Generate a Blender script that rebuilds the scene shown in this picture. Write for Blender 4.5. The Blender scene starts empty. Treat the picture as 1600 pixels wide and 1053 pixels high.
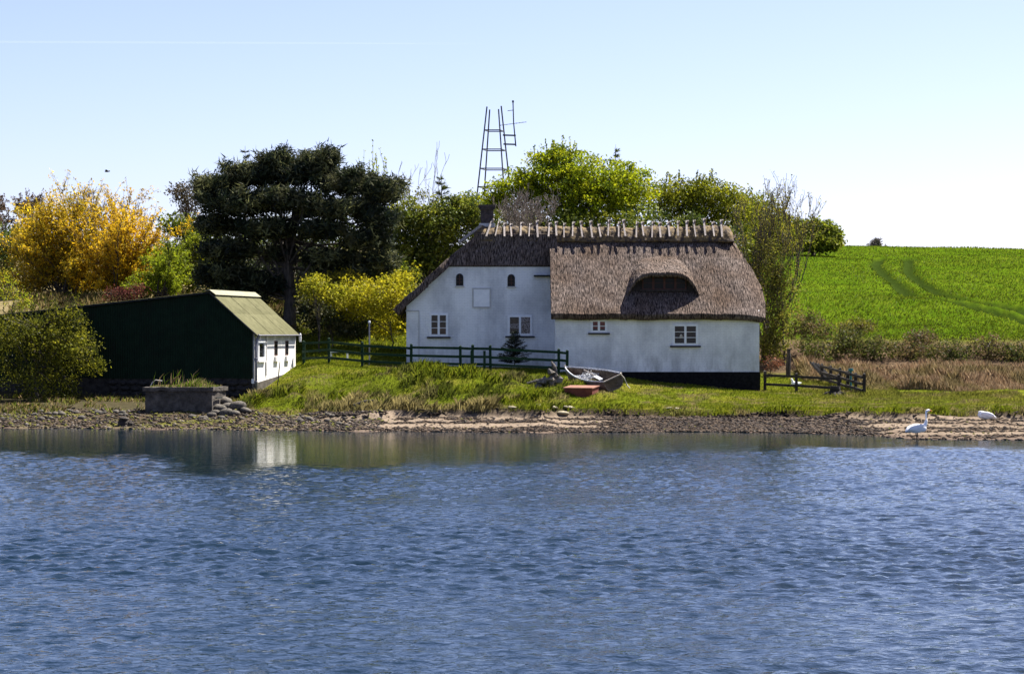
import bpy, math, random
import numpy as np
from mathutils import Vector, Matrix

R = math.radians
S = bpy.context.scene
COL = S.collection

# ------------------------------------------------------------------ camera
CAM_H = 3.7
FPX = 3500.0                      # focal length in pixels of a 1600 px wide frame
cam_d = bpy.data.cameras.new('camera')
cam = bpy.data.objects.new('camera', cam_d); COL.objects.link(cam)
cam.location = (0, 0, CAM_H); cam.rotation_euler = (R(90), 0, 0)
cam_d.sensor_width = 36; cam_d.lens = 36*FPX/1600
cam_d.shift_y = -8.5/1600
cam_d.clip_start = .5; cam_d.clip_end = 5000
S.camera = cam

# ------------------------------------------------------------------ sky and sun
SUN_AZ, SUN_EL = R(52), R(56)     # azimuth from +Y (away from the camera) towards +X
w = bpy.data.worlds.new('World'); S.world = w; w.use_nodes = True
nt = w.node_tree; nt.nodes.clear()
sky = nt.nodes.new('ShaderNodeTexSky'); sky.sky_type = 'NISHITA'; sky.sun_disc = False
sky.sun_elevation = SUN_EL; sky.sun_rotation = SUN_AZ
sky.altitude = 0; sky.air_density = 0.7; sky.dust_density = 0.9; sky.ozone_density = 2.0
bg = nt.nodes.new('ShaderNodeBackground'); bg.inputs[1].default_value = 0.066
wo = nt.nodes.new('ShaderNodeOutputWorld')
tint = nt.nodes.new('ShaderNodeVectorMath'); tint.operation = 'MULTIPLY'; tint.inputs[1].default_value = (1.11, .98, 1.09)   # the camera's cool white balance
nt.links.new(sky.outputs[0], tint.inputs[0]); nt.links.new(tint.outputs[0], bg.inputs[0]); nt.links.new(bg.outputs[0], wo.inputs[0])

sun_d = bpy.data.lights.new('sun', 'SUN'); sun_d.energy = 5.0; sun_d.angle = R(.53); sun_d.color = (1, .95, .86)
sun = bpy.data.objects.new('sun', sun_d); COL.objects.link(sun)
SV = Vector((math.sin(SUN_AZ)*math.cos(SUN_EL), math.cos(SUN_AZ)*math.cos(SUN_EL), math.sin(SUN_EL)))
sun.rotation_euler = SV.to_track_quat('Z', 'Y').to_euler(); sun.location = (60, 60, 80)

S.view_settings.view_transform = 'Standard'; S.view_settings.look = 'None'
S.view_settings.exposure = 1.55; S.view_settings.gamma = 1; S.view_settings.use_curve_mapping = False
S.render.engine = 'CYCLES'
S.cycles.max_bounces = 6; S.cycles.transparent_max_bounces = 6

# ------------------------------------------------------------------ numeric helpers
def at(px, py, D):
    "world point that the photograph shows at (px, py) when it stands D metres away"
    return np.array([(px-800)*D/FPX, D, CAM_H-(py-518)*D/FPX])
def _hash(ix, iy, seed):
    h = (ix.astype(np.int64)*374761393 + iy.astype(np.int64)*668265263 + seed*1442695041) & 0xffffffff
    h = ((h ^ (h >> 13))*1274126177) & 0xffffffff
    return ((h ^ (h >> 16)) & 0xffff)/65535.0
def vnoise(x, y, seed=0):
    x = np.asarray(x, float); y = np.asarray(y, float)
    ix = np.floor(x); iy = np.floor(y); fx = x-ix; fy = y-iy
    fx = fx*fx*(3-2*fx); fy = fy*fy*(3-2*fy)
    a = _hash(ix, iy, seed); b = _hash(ix+1, iy, seed); c = _hash(ix, iy+1, seed); d = _hash(ix+1, iy+1, seed)
    return (a*(1-fx)+b*fx)*(1-fy)+(c*(1-fx)+d*fx)*fy - .5
def fbm(x, y, seed=0, o=4, g=.5):
    s = 0; a = 1
    for i in range(o):
        s = s+a*vnoise(np.asarray(x)*2**i, np.asarray(y)*2**i, seed+i*17); a *= g
    return s
def sstep(a, b, x):
    t = np.clip((x-a)/(b-a), 0, 1); return t*t*(3-2*t)
def lerp(a, b, t): return a+(b-a)*t

# ------------------------------------------------------------------ object helpers
def tag(o, label=None, cat=None, group=None, kind=None):
    if label: o['label'] = label
    if cat: o['category'] = cat
    if group: o['group'] = group
    if kind: o['kind'] = kind
    return o
def empty(name, loc, label=None, cat=None, group=None, rz=0):
    o = bpy.data.objects.new(name, None); COL.objects.link(o)
    o.location = tuple(float(v) for v in loc); o.rotation_euler = (0, 0, rz); o.empty_display_size = .3
    tag(o, label, cat, group); return o
def link(name, me, mat=None, parent=None):
    o = bpy.data.objects.new(name, me); COL.objects.link(o)
    if mat is not None and not me.materials: me.materials.append(mat)
    if parent is not None: attach(o, parent)
    return o
def world_of(p):
    m = p.matrix_basis.copy()
    while p.parent is not None:
        m = p.parent.matrix_basis @ (p.matrix_parent_inverse @ m) if False else p.parent.matrix_basis @ p.matrix_parent_inverse @ m
        p = p.parent
    return m
def attach(o, parent):
    "parent o while its vertices stay where they are in the world"
    o.parent = parent; o.matrix_parent_inverse = world_of(parent).inverted()
def npmesh(name, V, F, smooth=False, colors=None):
    "V (n,3); F (m,k) array of one polygon size"
    V = np.asarray(V, np.float32); F = np.asarray(F, np.int32)
    me = bpy.data.meshes.new(name); m, k = F.shape
    me.vertices.add(len(V)); me.vertices.foreach_set('co', V.ravel())
    me.loops.add(m*k); me.loops.foreach_set('vertex_index', F.ravel())
    me.polygons.add(m); me.polygons.foreach_set('loop_start', np.arange(0, m*k, k, dtype=np.int32))
    me.polygons.foreach_set('loop_total', np.full(m, k, np.int32))
    if smooth: me.polygons.foreach_set('use_smooth', np.ones(m, bool))
    me.update(calc_edges=True)
    if colors is not None:
        c = np.ones((len(V), 4), np.float32); c[:, :3] = colors
        a = me.color_attributes.new('Col', 'FLOAT_COLOR', 'POINT'); a.data.foreach_set('color', c.ravel())
    return me
class MB:
    "collects shapes, builds them as one mesh object"
    def __init__(s): s.v = []; s.f = []
    def add(s, v, f):
        n = len(s.v); s.v += [tuple(float(c) for c in p) for p in v]; s.f += [tuple(i+n for i in q) for q in f]; return s
    def box(s, x0, x1, y0, y1, z0, z1, M=None):
        v = [Vector((x, y, z)) for z in (z0, z1) for x, y in ((x0, y0), (x1, y0), (x1, y1), (x0, y1))]
        if M is not None: v = [M @ p for p in v]
        return s.add(v, [(3, 2, 1, 0), (4, 5, 6, 7), (0, 1, 5, 4), (1, 2, 6, 5), (2, 3, 7, 6), (3, 0, 4, 7)])
    def bar(s, a, b, wd, ht, up=(0, 0, 1)):
        "rectangular bar from a to b"
        a = Vector(a); b = Vector(b); d = (b-a).normalized(); up = Vector(up)
        sx = d.cross(up)
        if sx.length < 1e-4: sx = d.cross(Vector((0, 1, 0)))
        sx.normalize(); u = sx.cross(d)
        v = [p+sx*i*wd/2+u*j*ht/2 for p in (a, b) for i, j in ((-1, -1), (1, -1), (1, 1), (-1, 1))]
        return s.add(v, [(0, 1, 2, 3), (7, 6, 5, 4), (0, 4, 5, 1), (1, 5, 6, 2), (2, 6, 7, 3), (3, 7, 4, 0)])
    def tube(s, pts, rad, n=8, caps=True):
        pts = [Vector(p) for p in pts]; k = len(pts)
        if not hasattr(rad, '__len__'): rad = [rad]*k
        v = []; f = []
        for i, p in enumerate(pts):
            d = (pts[min(i+1, k-1)]-pts[max(i-1, 0)]).normalized()
            a = d.cross(Vector((0, 0, 1)))
            if a.length < .05: a = d.cross(Vector((0, 1, 0)))
            a.normalize(); b = d.cross(a)
            for j in range(n):
                t = 2*math.pi*j/n; v.append(p+(a*math.cos(t)+b*math.sin(t))*rad[i])
        for i in range(k-1):
            for j in range(n):
                f.append((i*n+j, i*n+(j+1) % n, (i+1)*n+(j+1) % n, (i+1)*n+j))
        if caps: f.append(tuple(range(n-1, -1, -1))); f.append(tuple(range((k-1)*n, k*n)))
        return s.add(v, f)
    def prism(s, poly, d):
        "poly: 3d points in a plane, extruded by vector d"
        n = len(poly); d = Vector(d); p = [Vector(q) for q in poly]
        return s.add(p+[q+d for q in p], [tuple(range(n)), tuple(range(2*n-1, n-1, -1))]+[(i, i+n, (i+1) % n+n, (i+1) % n) for i in range(n)])
    def build(s, name, mat, parent=None, smooth=False, bevel=0):
        me = bpy.data.meshes.new(name); me.from_pydata(s.v, [], s.f)
        import bmesh
        bm = bmesh.new(); bm.from_mesh(me); bmesh.ops.recalc_face_normals(bm, faces=bm.faces)
        if bevel: bmesh.ops.bevel(bm, geom=bm.edges[:], offset=bevel, segments=1, affect='EDGES', clamp_overlap=True)
        bm.to_mesh(me); bm.free()
        if smooth: me.polygons.foreach_set('use_smooth', [True]*len(me.polygons))
        return link(name, me, mat, parent)

# ------------------------------------------------------------------ materials
def mat(name):
    m = bpy.data.materials.new(name); m.use_nodes = True
    n = m.node_tree.nodes; return m, n, m.node_tree.links, n['Principled BSDF']
def surf(name, c1, c2=None, scale=4., rough=.85, bump=0., bscale=None, metal=0, spec=.3, stretch=(1, 1, 1), detail=5, lo=.35, hi=.65, dirt=None, dscale=.7):
    "two-tone noise material with optional bump and a second large patchy dirt tone"
    m, n, l, b = mat(name)
    b.inputs['Roughness'].default_value = rough; b.inputs['Metallic'].default_value = metal
    b.inputs['Specular IOR Level'].default_value = spec
    tc = n.new('ShaderNodeTexCoord'); mp = n.new('ShaderNodeMapping'); mp.inputs['Scale'].default_value = stretch
    l.new(tc.outputs['Object'], mp.inputs[0])
    no = n.new('ShaderNodeTexNoise'); no.inputs['Scale'].default_value = scale; no.inputs['Detail'].default_value = detail; no.inputs['Roughness'].default_value = .65
    l.new(mp.outputs[0], no.inputs['Vector'])
    cr = n.new('ShaderNodeValToRGB'); cr.color_ramp.elements[0].position = lo; cr.color_ramp.elements[1].position = hi
    cr.color_ramp.elements[0].color = (*c1, 1); cr.color_ramp.elements[1].color = (*(c2 or c1), 1)
    l.new(no.outputs[0], cr.inputs[0]); out = cr.outputs[0]
    if dirt:
        n2 = n.new('ShaderNodeTexNoise'); n2.inputs['Scale'].default_value = dscale; n2.inputs['Detail'].default_value = 6; n2.inputs['Roughness'].default_value = .7
        l.new(tc.outputs['Object'], n2.inputs['Vector'])
        r2 = n.new('ShaderNodeValToRGB'); r2.color_ramp.elements[0].position = .5; r2.color_ramp.elements[1].position = .75
        l.new(n2.outputs[0], r2.inputs[0])
        mx = n.new('ShaderNodeMix'); mx.data_type = 'RGBA'; l.new(r2.outputs[0], mx.inputs[0]); l.new(out, mx.inputs[6]); mx.inputs[7].default_value = (*dirt, 1)
        out = mx.outputs[2]
    l.new(out, b.inputs['Base Color'])
    if bump:
        nb = n.new('ShaderNodeTexNoise'); nb.inputs['Scale'].default_value = bscale or scale*4; nb.inputs['Detail'].default_value = 4
        l.new(mp.outputs[0], nb.inputs['Vector'])
        bp = n.new('ShaderNodeBump'); bp.inputs['Strength'].default_value = bump; bp.inputs['Distance'].default_value = .03
        l.new(nb.outputs[0], bp.inputs['Height']); l.new(bp.outputs[0], b.inputs['Normal'])
    return m
def attrmat(name, rough=.9, noise=0., nscale=8., bump=0., spec=.15):
    "base colour from the mesh's own colour attribute, broken up by noise"
    m, n, l, b = mat(name); b.inputs['Roughness'].default_value = rough; b.inputs['Specular IOR Level'].default_value = spec
    a = n.new('ShaderNodeAttribute'); a.attribute_name = 'Col'; out = a.outputs['Color']
    tc = n.new('ShaderNodeTexCoord')
    no = n.new('ShaderNodeTexNoise'); no.inputs['Scale'].default_value = nscale; no.inputs['Detail'].default_value = 6; no.inputs['Roughness'].default_value = .7
    l.new(tc.outputs['Object'], no.inputs['Vector'])
    if noise:
        mr = n.new('ShaderNodeMapRange'); mr.inputs[1].default_value = .3; mr.inputs[2].default_value = .7; mr.inputs[3].default_value = 1-noise; mr.inputs[4].default_value = 1+noise
        l.new(no.outputs[0], mr.inputs[0])
        mx = n.new('ShaderNodeVectorMath'); mx.operation = 'SCALE'; l.new(out, mx.inputs[0]); l.new(mr.outputs[0], mx.inputs['Scale']); out = mx.outputs[0]
    l.new(out, b.inputs['Base Color'])
    if bump:
        bp = n.new('ShaderNodeBump'); bp.inputs['Strength'].default_value = bump; bp.inputs['Distance'].default_value = .06
        l.new(no.outputs[0], bp.inputs['Height']); l.new(bp.outputs[0], b.inputs['Normal'])
    return m
def leafmat(name, trans=.45, gloss=.06):
    m = bpy.data.materials.new(name); m.use_nodes = True; n = m.node_tree.nodes; l = m.node_tree.links; n.clear()
    a = n.new('ShaderNodeAttribute'); a.attribute_name = 'Col'
    d = n.new('ShaderNodeBsdfDiffuse'); t = n.new('ShaderNodeBsdfTranslucent'); g = n.new('ShaderNodeBsdfGlossy'); g.inputs['Roughness'].default_value = .5
    g.inputs['Color'].default_value = (.6, .6, .6, 1)
    l.new(a.outputs[0], d.inputs[0]); l.new(a.outputs[0], t.inputs[0])
    mx = n.new('ShaderNodeMixShader'); mx.inputs[0].default_value = trans; l.new(d.outputs[0], mx.inputs[1]); l.new(t.outputs[0], mx.inputs[2])
    m2 = n.new('ShaderNodeMixShader'); m2.inputs[0].default_value = gloss; l.new(mx.outputs[0], m2.inputs[1]); l.new(g.outputs[0], m2.inputs[2])
    o = n.new('ShaderNodeOutputMaterial'); l.new(m2.outputs[0], o.inputs[0]); return m

def wall_mat():
    "limewashed brick: courses in relief, faint grey weathering"
    m, n, l, b = mat('limewashed_brick'); b.inputs['Roughness'].default_value = .9; b.inputs['Specular IOR Level'].default_value = .15
    tc = n.new('ShaderNodeTexCoord'); sp = n.new('ShaderNodeSeparateXYZ'); l.new(tc.outputs['Object'], sp.inputs[0])
    ad = n.new('ShaderNodeMath'); ad.operation = 'ADD'; l.new(sp.outputs[0], ad.inputs[0]); l.new(sp.outputs[1], ad.inputs[1])
    cb = n.new('ShaderNodeCombineXYZ'); l.new(ad.outputs[0], cb.inputs[0]); l.new(sp.outputs[2], cb.inputs[1])
    br = n.new('ShaderNodeTexBrick'); br.inputs['Scale'].default_value = 1; br.inputs['Brick Width'].default_value = .24; br.inputs['Row Height'].default_value = .075
    br.inputs['Mortar Size'].default_value = .008; br.inputs['Mortar Smooth'].default_value = .6
    br.inputs['Color1'].default_value = (1, 1, 1, 1); br.inputs['Color2'].default_value = (.86, .86, .86, 1); br.inputs['Mortar'].default_value = (.45, .45, .45, 1)
    l.new(cb.outputs[0], br.inputs['Vector'])
    no = n.new('ShaderNodeTexNoise'); no.inputs['Scale'].default_value = .9; no.inputs['Detail'].default_value = 7; no.inputs['Roughness'].default_value = .68
    mp = n.new('ShaderNodeMapping'); mp.inputs['Scale'].default_value = (1, 1, .55); l.new(tc.outputs['Object'], mp.inputs[0]); l.new(mp.outputs[0], no.inputs['Vector'])
    cr = n.new('ShaderNodeValToRGB'); cr.color_ramp.elements[0].position = .36; cr.color_ramp.elements[1].position = .6
    cr.color_ramp.elements[0].color = (.58, .585, .59, 1); cr.color_ramp.elements[1].color = (.86, .86, .85, 1); l.new(no.outputs[0], cr.inputs[0])
    fn = n.new('ShaderNodeTexNoise'); fn.inputs['Scale'].default_value = 9; fn.inputs['Detail'].default_value = 5; l.new(tc.outputs['Object'], fn.inputs['Vector'])
    bp = n.new('ShaderNodeBump'); bp.inputs['Strength'].default_value = .9; bp.inputs['Distance'].default_value = .014; l.new(br.outputs['Color'], bp.inputs['Height'])
    b2 = n.new('ShaderNodeBump'); b2.inputs['Strength'].default_value = .35; b2.inputs['Distance'].default_value = .02; l.new(fn.outputs[0], b2.inputs['Height']); l.new(bp.outputs[0], b2.inputs['Normal'])
    mx = n.new('ShaderNodeMix'); mx.data_type = 'RGBA'; mx.blend_type = 'MULTIPLY'; mx.inputs[0].default_value = .34
    l.new(cr.outputs[0], mx.inputs[6]); l.new(br.outputs['Color'], mx.inputs[7])
    mr = n.new('ShaderNodeMapRange'); mr.inputs[1].default_value = 1.9; mr.inputs[2].default_value = 3.3; mr.inputs[3].default_value = 1; mr.inputs[4].default_value = 0; l.new(sp.outputs[2], mr.inputs[0])
    dn = n.new('ShaderNodeTexNoise'); dn.inputs['Scale'].default_value = 1.5; dn.inputs['Detail'].default_value = 8; dn.inputs['Roughness'].default_value = .75; dm = n.new('ShaderNodeMapping'); dm.inputs['Scale'].default_value = (1.2, 1.2, .35); l.new(tc.outputs['Object'], dm.inputs[0]); l.new(dm.outputs[0], dn.inputs['Vector'])
    dr = n.new('ShaderNodeValToRGB'); dr.color_ramp.elements[0].position = .46; dr.color_ramp.elements[1].position = .66; l.new(dn.outputs[0], dr.inputs[0])
    dx = n.new('ShaderNodeMath'); dx.operation = 'MULTIPLY'; l.new(mr.outputs[0], dx.inputs[0]); l.new(dr.outputs[0], dx.inputs[1])
    st = n.new('ShaderNodeMix'); st.data_type = 'RGBA'; l.new(dx.outputs[0], st.inputs[0]); l.new(mx.outputs[2], st.inputs[6]); st.inputs[7].default_value = (.36, .36, .345, 1)
    l.new(st.outputs[2], b.inputs['Base Color']); l.new(b2.outputs[0], b.inputs['Normal']); return m

def thatch_mat():
    m, n, l, b = mat('reed_thatch'); b.inputs['Roughness'].default_value = .95; b.inputs['Specular IOR Level'].default_value = .1
    tc = n.new('ShaderNodeTexCoord'); mp = n.new('ShaderNodeMapping'); mp.inputs['Scale'].default_value = (38, 4, 4); l.new(tc.outputs['Object'], mp.inputs[0])
    no = n.new('ShaderNodeTexNoise'); no.inputs['Scale'].default_value = 1; no.inputs['Detail'].default_value = 4; no.inputs['Roughness'].default_value = .7; l.new(mp.outputs[0], no.inputs['Vector'])
    n2 = n.new('ShaderNodeTexNoise'); n2.inputs['Scale'].default_value = .8; n2.inputs['Detail'].default_value = 4; l.new(tc.outputs['Object'], n2.inputs['Vector'])
    cr = n.new('ShaderNodeValToRGB'); e = cr.color_ramp.elements; e[0].position = .42; e[1].position = .64; e[0].color = (.010, .007, .006, 1); e[1].color = (.24, .19, .163, 1)
    l.new(no.outputs[0], cr.inputs[0])
    c2 = n.new('ShaderNodeValToRGB'); e = c2.color_ramp.elements; e[0].position = .35; e[1].position = .7; e[0].color = (1, 1, 1, 1); e[1].color = (.72, .62, .52, 1); l.new(n2.outputs[0], c2.inputs[0])
    mx = n.new('ShaderNodeMix'); mx.data_type = 'RGBA'; mx.blend_type = 'MULTIPLY'; mx.inputs[0].default_value = 1; l.new(cr.outputs[0], mx.inputs[6]); l.new(c2.outputs[0], mx.inputs[7])
    bp = n.new('ShaderNodeBump'); bp.inputs['Strength'].default_value = .8; bp.inputs['Distance'].default_value = .04; l.new(no.outputs[0], bp.inputs['Height'])
    l.new(mx.outputs[2], b.inputs['Base Color']); l.new(bp.outputs[0], b.inputs['Normal']); return m

def water_mat():
    m, n, l, b = mat('sea_water'); b.inputs['Base Color'].default_value = (.0025, .012, .021, 1); b.inputs['Roughness'].default_value = .025
    b.inputs['IOR'].default_value = 1.333; b.inputs['Specular IOR Level'].default_value = .5
    tc = n.new('ShaderNodeTexCoord'); mp = n.new('ShaderNodeMapping'); mp.inputs['Scale'].default_value = (7, 11, 1); l.new(tc.outputs['Object'], mp.inputs[0])
    no = n.new('ShaderNodeTexNoise'); no.inputs['Scale'].default_value = 1; no.inputs['Detail'].default_value = 3; l.new(mp.outputs[0], no.inputs['Vector'])
    at_ = n.new('ShaderNodeAttribute'); at_.attribute_name = 'Col'
    bp = n.new('ShaderNodeBump'); bp.inputs['Distance'].default_value = .03
    ml = n.new('ShaderNodeMath'); ml.operation = 'MULTIPLY'; ml.inputs[1].default_value = .75; l.new(at_.outputs['Fac'], ml.inputs[0]); l.new(ml.outputs[0], bp.inputs['Strength'])
    l.new(no.outputs[0], bp.inputs['Height']); l.new(bp.outputs[0], b.inputs['Normal']); return m

def glass_mat():
    m, n, l, b = mat('window_glass'); b.inputs['Base Color'].default_value = (.012, .013, .015, 1); b.inputs['Roughness'].default_value = .04; b.inputs['Specular IOR Level'].default_value = .08
    return m

M = {}
M['wall'] = wall_mat(); M['thatch'] = thatch_mat(); M['water'] = water_mat(); M['glass'] = glass_mat()
M['ground'] = attrmat('earth_and_turf', noise=.4, nscale=7, bump=.6, spec=0)
M['leaf'] = leafmat('spring_leaf', .52, .012); M['needle'] = leafmat('needle', .28, .02); M['ivy'] = leafmat('glossy_leaf', .35, .025); M['grass'] = leafmat('grass_blade', .45, .012)
M['straw'] = leafmat('dry_straw', .3, .01)
M['bark'] = surf('bark', (.035, .028, .022), (.11, .09, .07), 9, bump=.7, stretch=(1, 1, .25))
M['twig'] = surf('grey_twig', (.10, .08, .065), (.20, .165, .14), 6)
M['tar'] = surf('tarred_plinth', (.004, .004, .005), (.014, .013, .013), 8, bump=.4, spec=.08)
M['white_paint'] = surf('white_paint', (.72, .73, .74), (.82, .82, .82), 6, rough=.5)
M['dark_sill'] = surf('slate_sill', (.02, .02, .024), (.04, .04, .045), 8)
M['brown_frame'] = surf('brown_frame', (.05, .022, .018), (.09, .04, .03), 10)
M['render_white'] = surf('white_render', (.74, .72, .69), (.84, .82, .79), 2.5, bump=.2, dirt=(.6, .57, .53))
M['render_grey'] = surf('grey_render', (.42, .41, .4), (.52, .51, .5), 4, bump=.2)
M['green_metal'] = surf('dark_green_sheet', (.005, .014, .007), (.009, .022, .011), 3, rough=.75, spec=.1, dirt=(.009, .011, .007), dscale=1.3)
M['roof_sheet'] = surf('olive_fibre_cement', (.10, .098, .05), (.165, .158, .085), 3, rough=.9, spec=.08, bump=.2, dirt=(.085, .085, .04), dscale=1.5)
M['trim_dark'] = surf('dark_trim', (.012, .014, .013), (.025, .027, .025), 6)
M['ridge_cap'] = surf('ridge_sheet', (.20, .195, .13), (.27, .26, .18), 4)
M['rubble'] = surf('rubble_stone', (.007, .006, .006), (.045, .04, .036), 5, bump=.8)
M['concrete'] = surf('old_concrete', (.03, .026, .022), (.11, .095, .08), 3.5, bump=.9, dirt=(.028, .025, .02), dscale=1.6)
M['pipe'] = surf('zinc_pipe', (.12, .12, .15), (.2, .2, .24), 5, rough=.5)
M['green_paint'] = surf('green_paint', (.004, .020, .009), (.009, .034, .014), 7, rough=.7, spec=.15, dirt=(.03, .05, .03))
M['brown_wood'] = surf('tarred_wood', (.018, .014, .012), (.05, .04, .033), 8, stretch=(1, 1, .3), bump=.4)
M['ridge_wood'] = surf('weathered_oak', (.17, .145, .13), (.34, .30, .275), 10, bump=.4, stretch=(3, 1, 1))
M['ridge_moss'] = surf('mossy_ridge_straw', (.045, .033, .028), (.19, .13, .055), 5, bump=.9, bscale=14, lo=.4, hi=.62)
M['chimney_brick'] = surf('sooty_brick', (.03, .024, .024), (.085, .062, .058), 7, bump=.6)
M['steel'] = surf('galvanised_steel', (.05, .05, .06), (.09, .09, .1), 8, rough=.6)
M['hull'] = surf('peeling_boat_paint', (.07, .052, .045), (.24, .19, .17), 3.5, bump=.5, stretch=(.6, .6, 3), dirt=(.08, .06, .05), dscale=2)
M['hull_in'] = surf('bare_boat_wood', (.07, .05, .038), (.18, .14, .105), 5, bump=.4)
M['red_box'] = surf('rust_red_lid', (.17, .075, .05), (.27, .13, .09), 3, bump=.4)
M['red_side'] = surf('rust_red_side', (.12, .03, .022), (.2, .06, .04), 4, bump=.3)
M['net'] = surf('white_net', (.3, .31, .32), (.75, .76, .78), 22, lo=.45, hi=.55)
M['rope'] = surf('pale_rope', (.4, .36, .3), (.6, .55, .47), 15)
M['swan'] = surf('swan_feather', (.78, .78, .78), (.86, .86, .86), 12, rough=.8, bump=.25)
M['bill'] = surf('orange_bill', (.5, .14, .02), (.6, .2, .03), 12, rough=.5)
M['black'] = surf('black_skin', (.012, .012, .012), (.02, .02, .02), 8, rough=.6)
M['stone'] = surf('shore_stone', (.03, .026, .021), (.14, .122, .10), 3.2, bump=.6, dirt=(.05, .05, .03), dscale=2)
M['pale_stone'] = surf('pale_shore_stone', (.19, .165, .10), (.36, .32, .22), 4, bump=.7)
M['stump'] = surf('grey_stump', (.05, .042, .036), (.2, .175, .15), 6, bump=.9, stretch=(2, 2, .5))
M['curtain'] = surf('lace_curtain', (.10, .08, .08), (.75, .66, .66), 16, lo=.42, hi=.56)
M['ochre_cloth'] = surf('ochre_inside', (.10, .045, .025), (.2, .09, .05), 4)
M['red_flower'] = surf('red_geranium', (.35, .02, .02), (.5, .05, .04), 14)
M['teal'] = surf('teal_plastic', (.02, .12, .11), (.03, .16, .15), 6, rough=.5)
def clear_glass():
    m = bpy.data.materials.new('clear_pane'); m.use_nodes = True; n = m.node_tree.nodes; l = m.node_tree.links; n.clear()
    t = n.new('ShaderNodeBsdfTransparent'); t.inputs[0].default_value = (.8, .82, .84, 1); g = n.new('ShaderNodeBsdfGlossy'); g.inputs['Roughness'].default_value = .03; g.inputs[0].default_value = (.5, .5, .5, 1)
    f = n.new('ShaderNodeFresnel'); f.inputs[0].default_value = 1.5; mx = n.new('ShaderNodeMixShader'); o = n.new('ShaderNodeOutputMaterial')
    l.new(f.outputs[0], mx.inputs[0]); l.new(t.outputs[0], mx.inputs[1]); l.new(g.outputs[0], mx.inputs[2]); l.new(mx.outputs[0], o.inputs[0]); return m
M['pane'] = clear_glass()
M['room_shade'] = surf('painted_room_shade', (.010, .009, .009), (.03, .024, .022), 3)

# ------------------------------------------------------------------ terrain
FAR = [(210, 11.6), (232, 12.1), (262, 11.6), (500, 9.5), (1500, 9.0)]
ST = [
 (-90, [(70, -1.2), (86.5, 0), (92, .5), (96, .8), (100, 1.6), (106, 3.2), (115, 5.2), (130, 6.6)]),
 (-20, [(70, -1.2), (86.3, 0), (91.8, .48), (96, .75), (101, 1.2), (106, 3.2), (115, 5.2), (130, 6.6)]),
 (-12.2, [(70, -1.2), (84.7, 0), (90, .42), (94, .68), (97, .82), (103, 1.3), (107, 3.0), (115, 4.9), (130, 6.4)]),
 (-10.6, [(70, -1.2), (84.4, 0), (90, .42), (92.5, .6), (95, .8), (97.5, 1.1), (101, 1.65), (104, 2.15), (110, 3.3), (116, 4.8), (130, 6.3)]),
 (-8.5, [(70, -1.2), (84, 0), (89.6, .42), (91.5, .62), (94, 1.0), (97, 1.5), (100, 2.1), (104, 2.4), (110, 3.3), (116, 4.8), (130, 6.2)]),
 (-4, [(70, -1.2), (83, 0), (87.30, .36), (87.55, .66), (91.3, .9), (93.6, 1.42), (97, 1.9), (103, 2.1), (109, 3.1), (116, 4.6), (130, 6.0)]),
 (1, [(70, -1.2), (82.2, 0), (87.30, .36), (87.55, .68), (91.5, .92), (94, 1.36), (97, 1.76), (99.5, 1.95), (103, 2.0), (110, 3.0), (117, 4.6), (130, 6.0)]),
 (3.5, [(70, -1.2), (82.2, 0), (87.40, .36), (87.65, .68), (93, 1.0), (97, 1.48), (99.5, 1.8), (103, 1.95), (110, 3.0), (117, 4.6), (130, 6.0)]),
 (7, [(70, -1.2), (82.8, 0), (87.60, .36), (87.85, .64), (94, .92), (97, 1.15), (100, 1.4), (104, 1.8), (110, 2.9), (117, 4.6), (130, 6.0)]),
 (11.2, [(70, -1.2), (81.5, 0), (87.20, .36), (87.45, .64), (95, .9), (100, 1.0), (105, 1.5), (110, 2.6), (114, 3.5), (130, 5.0)]),
 (13.8, [(70, -1.2), (77, 0), (86.2, .33), (86.45, .62), (92, .75), (98, .93), (104, 1.4), (109, 2.4), (113, 3.4), (130, 4.85)]),
 (19, [(66, -1.2), (75, 0), (86.8, .33), (87.05, .62), (93, .75), (99, 1.0), (105, 1.6), (109, 2.3), (113, 3.4), (130, 4.85)]),
 (110, [(66, -1.2), (76, 0), (87, .33), (87.3, .62), (93, .75), (99, 1.0), (105, 1.6), (109, 2.3), (113, 3.4), (130, 4.85)]),
]
SX = np.array([s[0] for s in ST], float)
TRACKS = [([113, 124, 146, 165, 181, 192], [27.5, 28.4, 26.2, 27.6, 29.4, 31.5]), ([113, 129, 141, 160, 172, 190], [30.2, 29.6, 28.2, 29.0, 30.4, 33.6])]
def track_dist(x, y):
    d = np.full(np.shape(x), 9.)
    for ys, xs in TRACKS:
        xc = np.interp(y, ys, xs); dd = np.abs(x-xc)*.9+np.where((y < 116) | (y > 192), 5, 0); d = np.minimum(d, dd)
    return d
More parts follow.
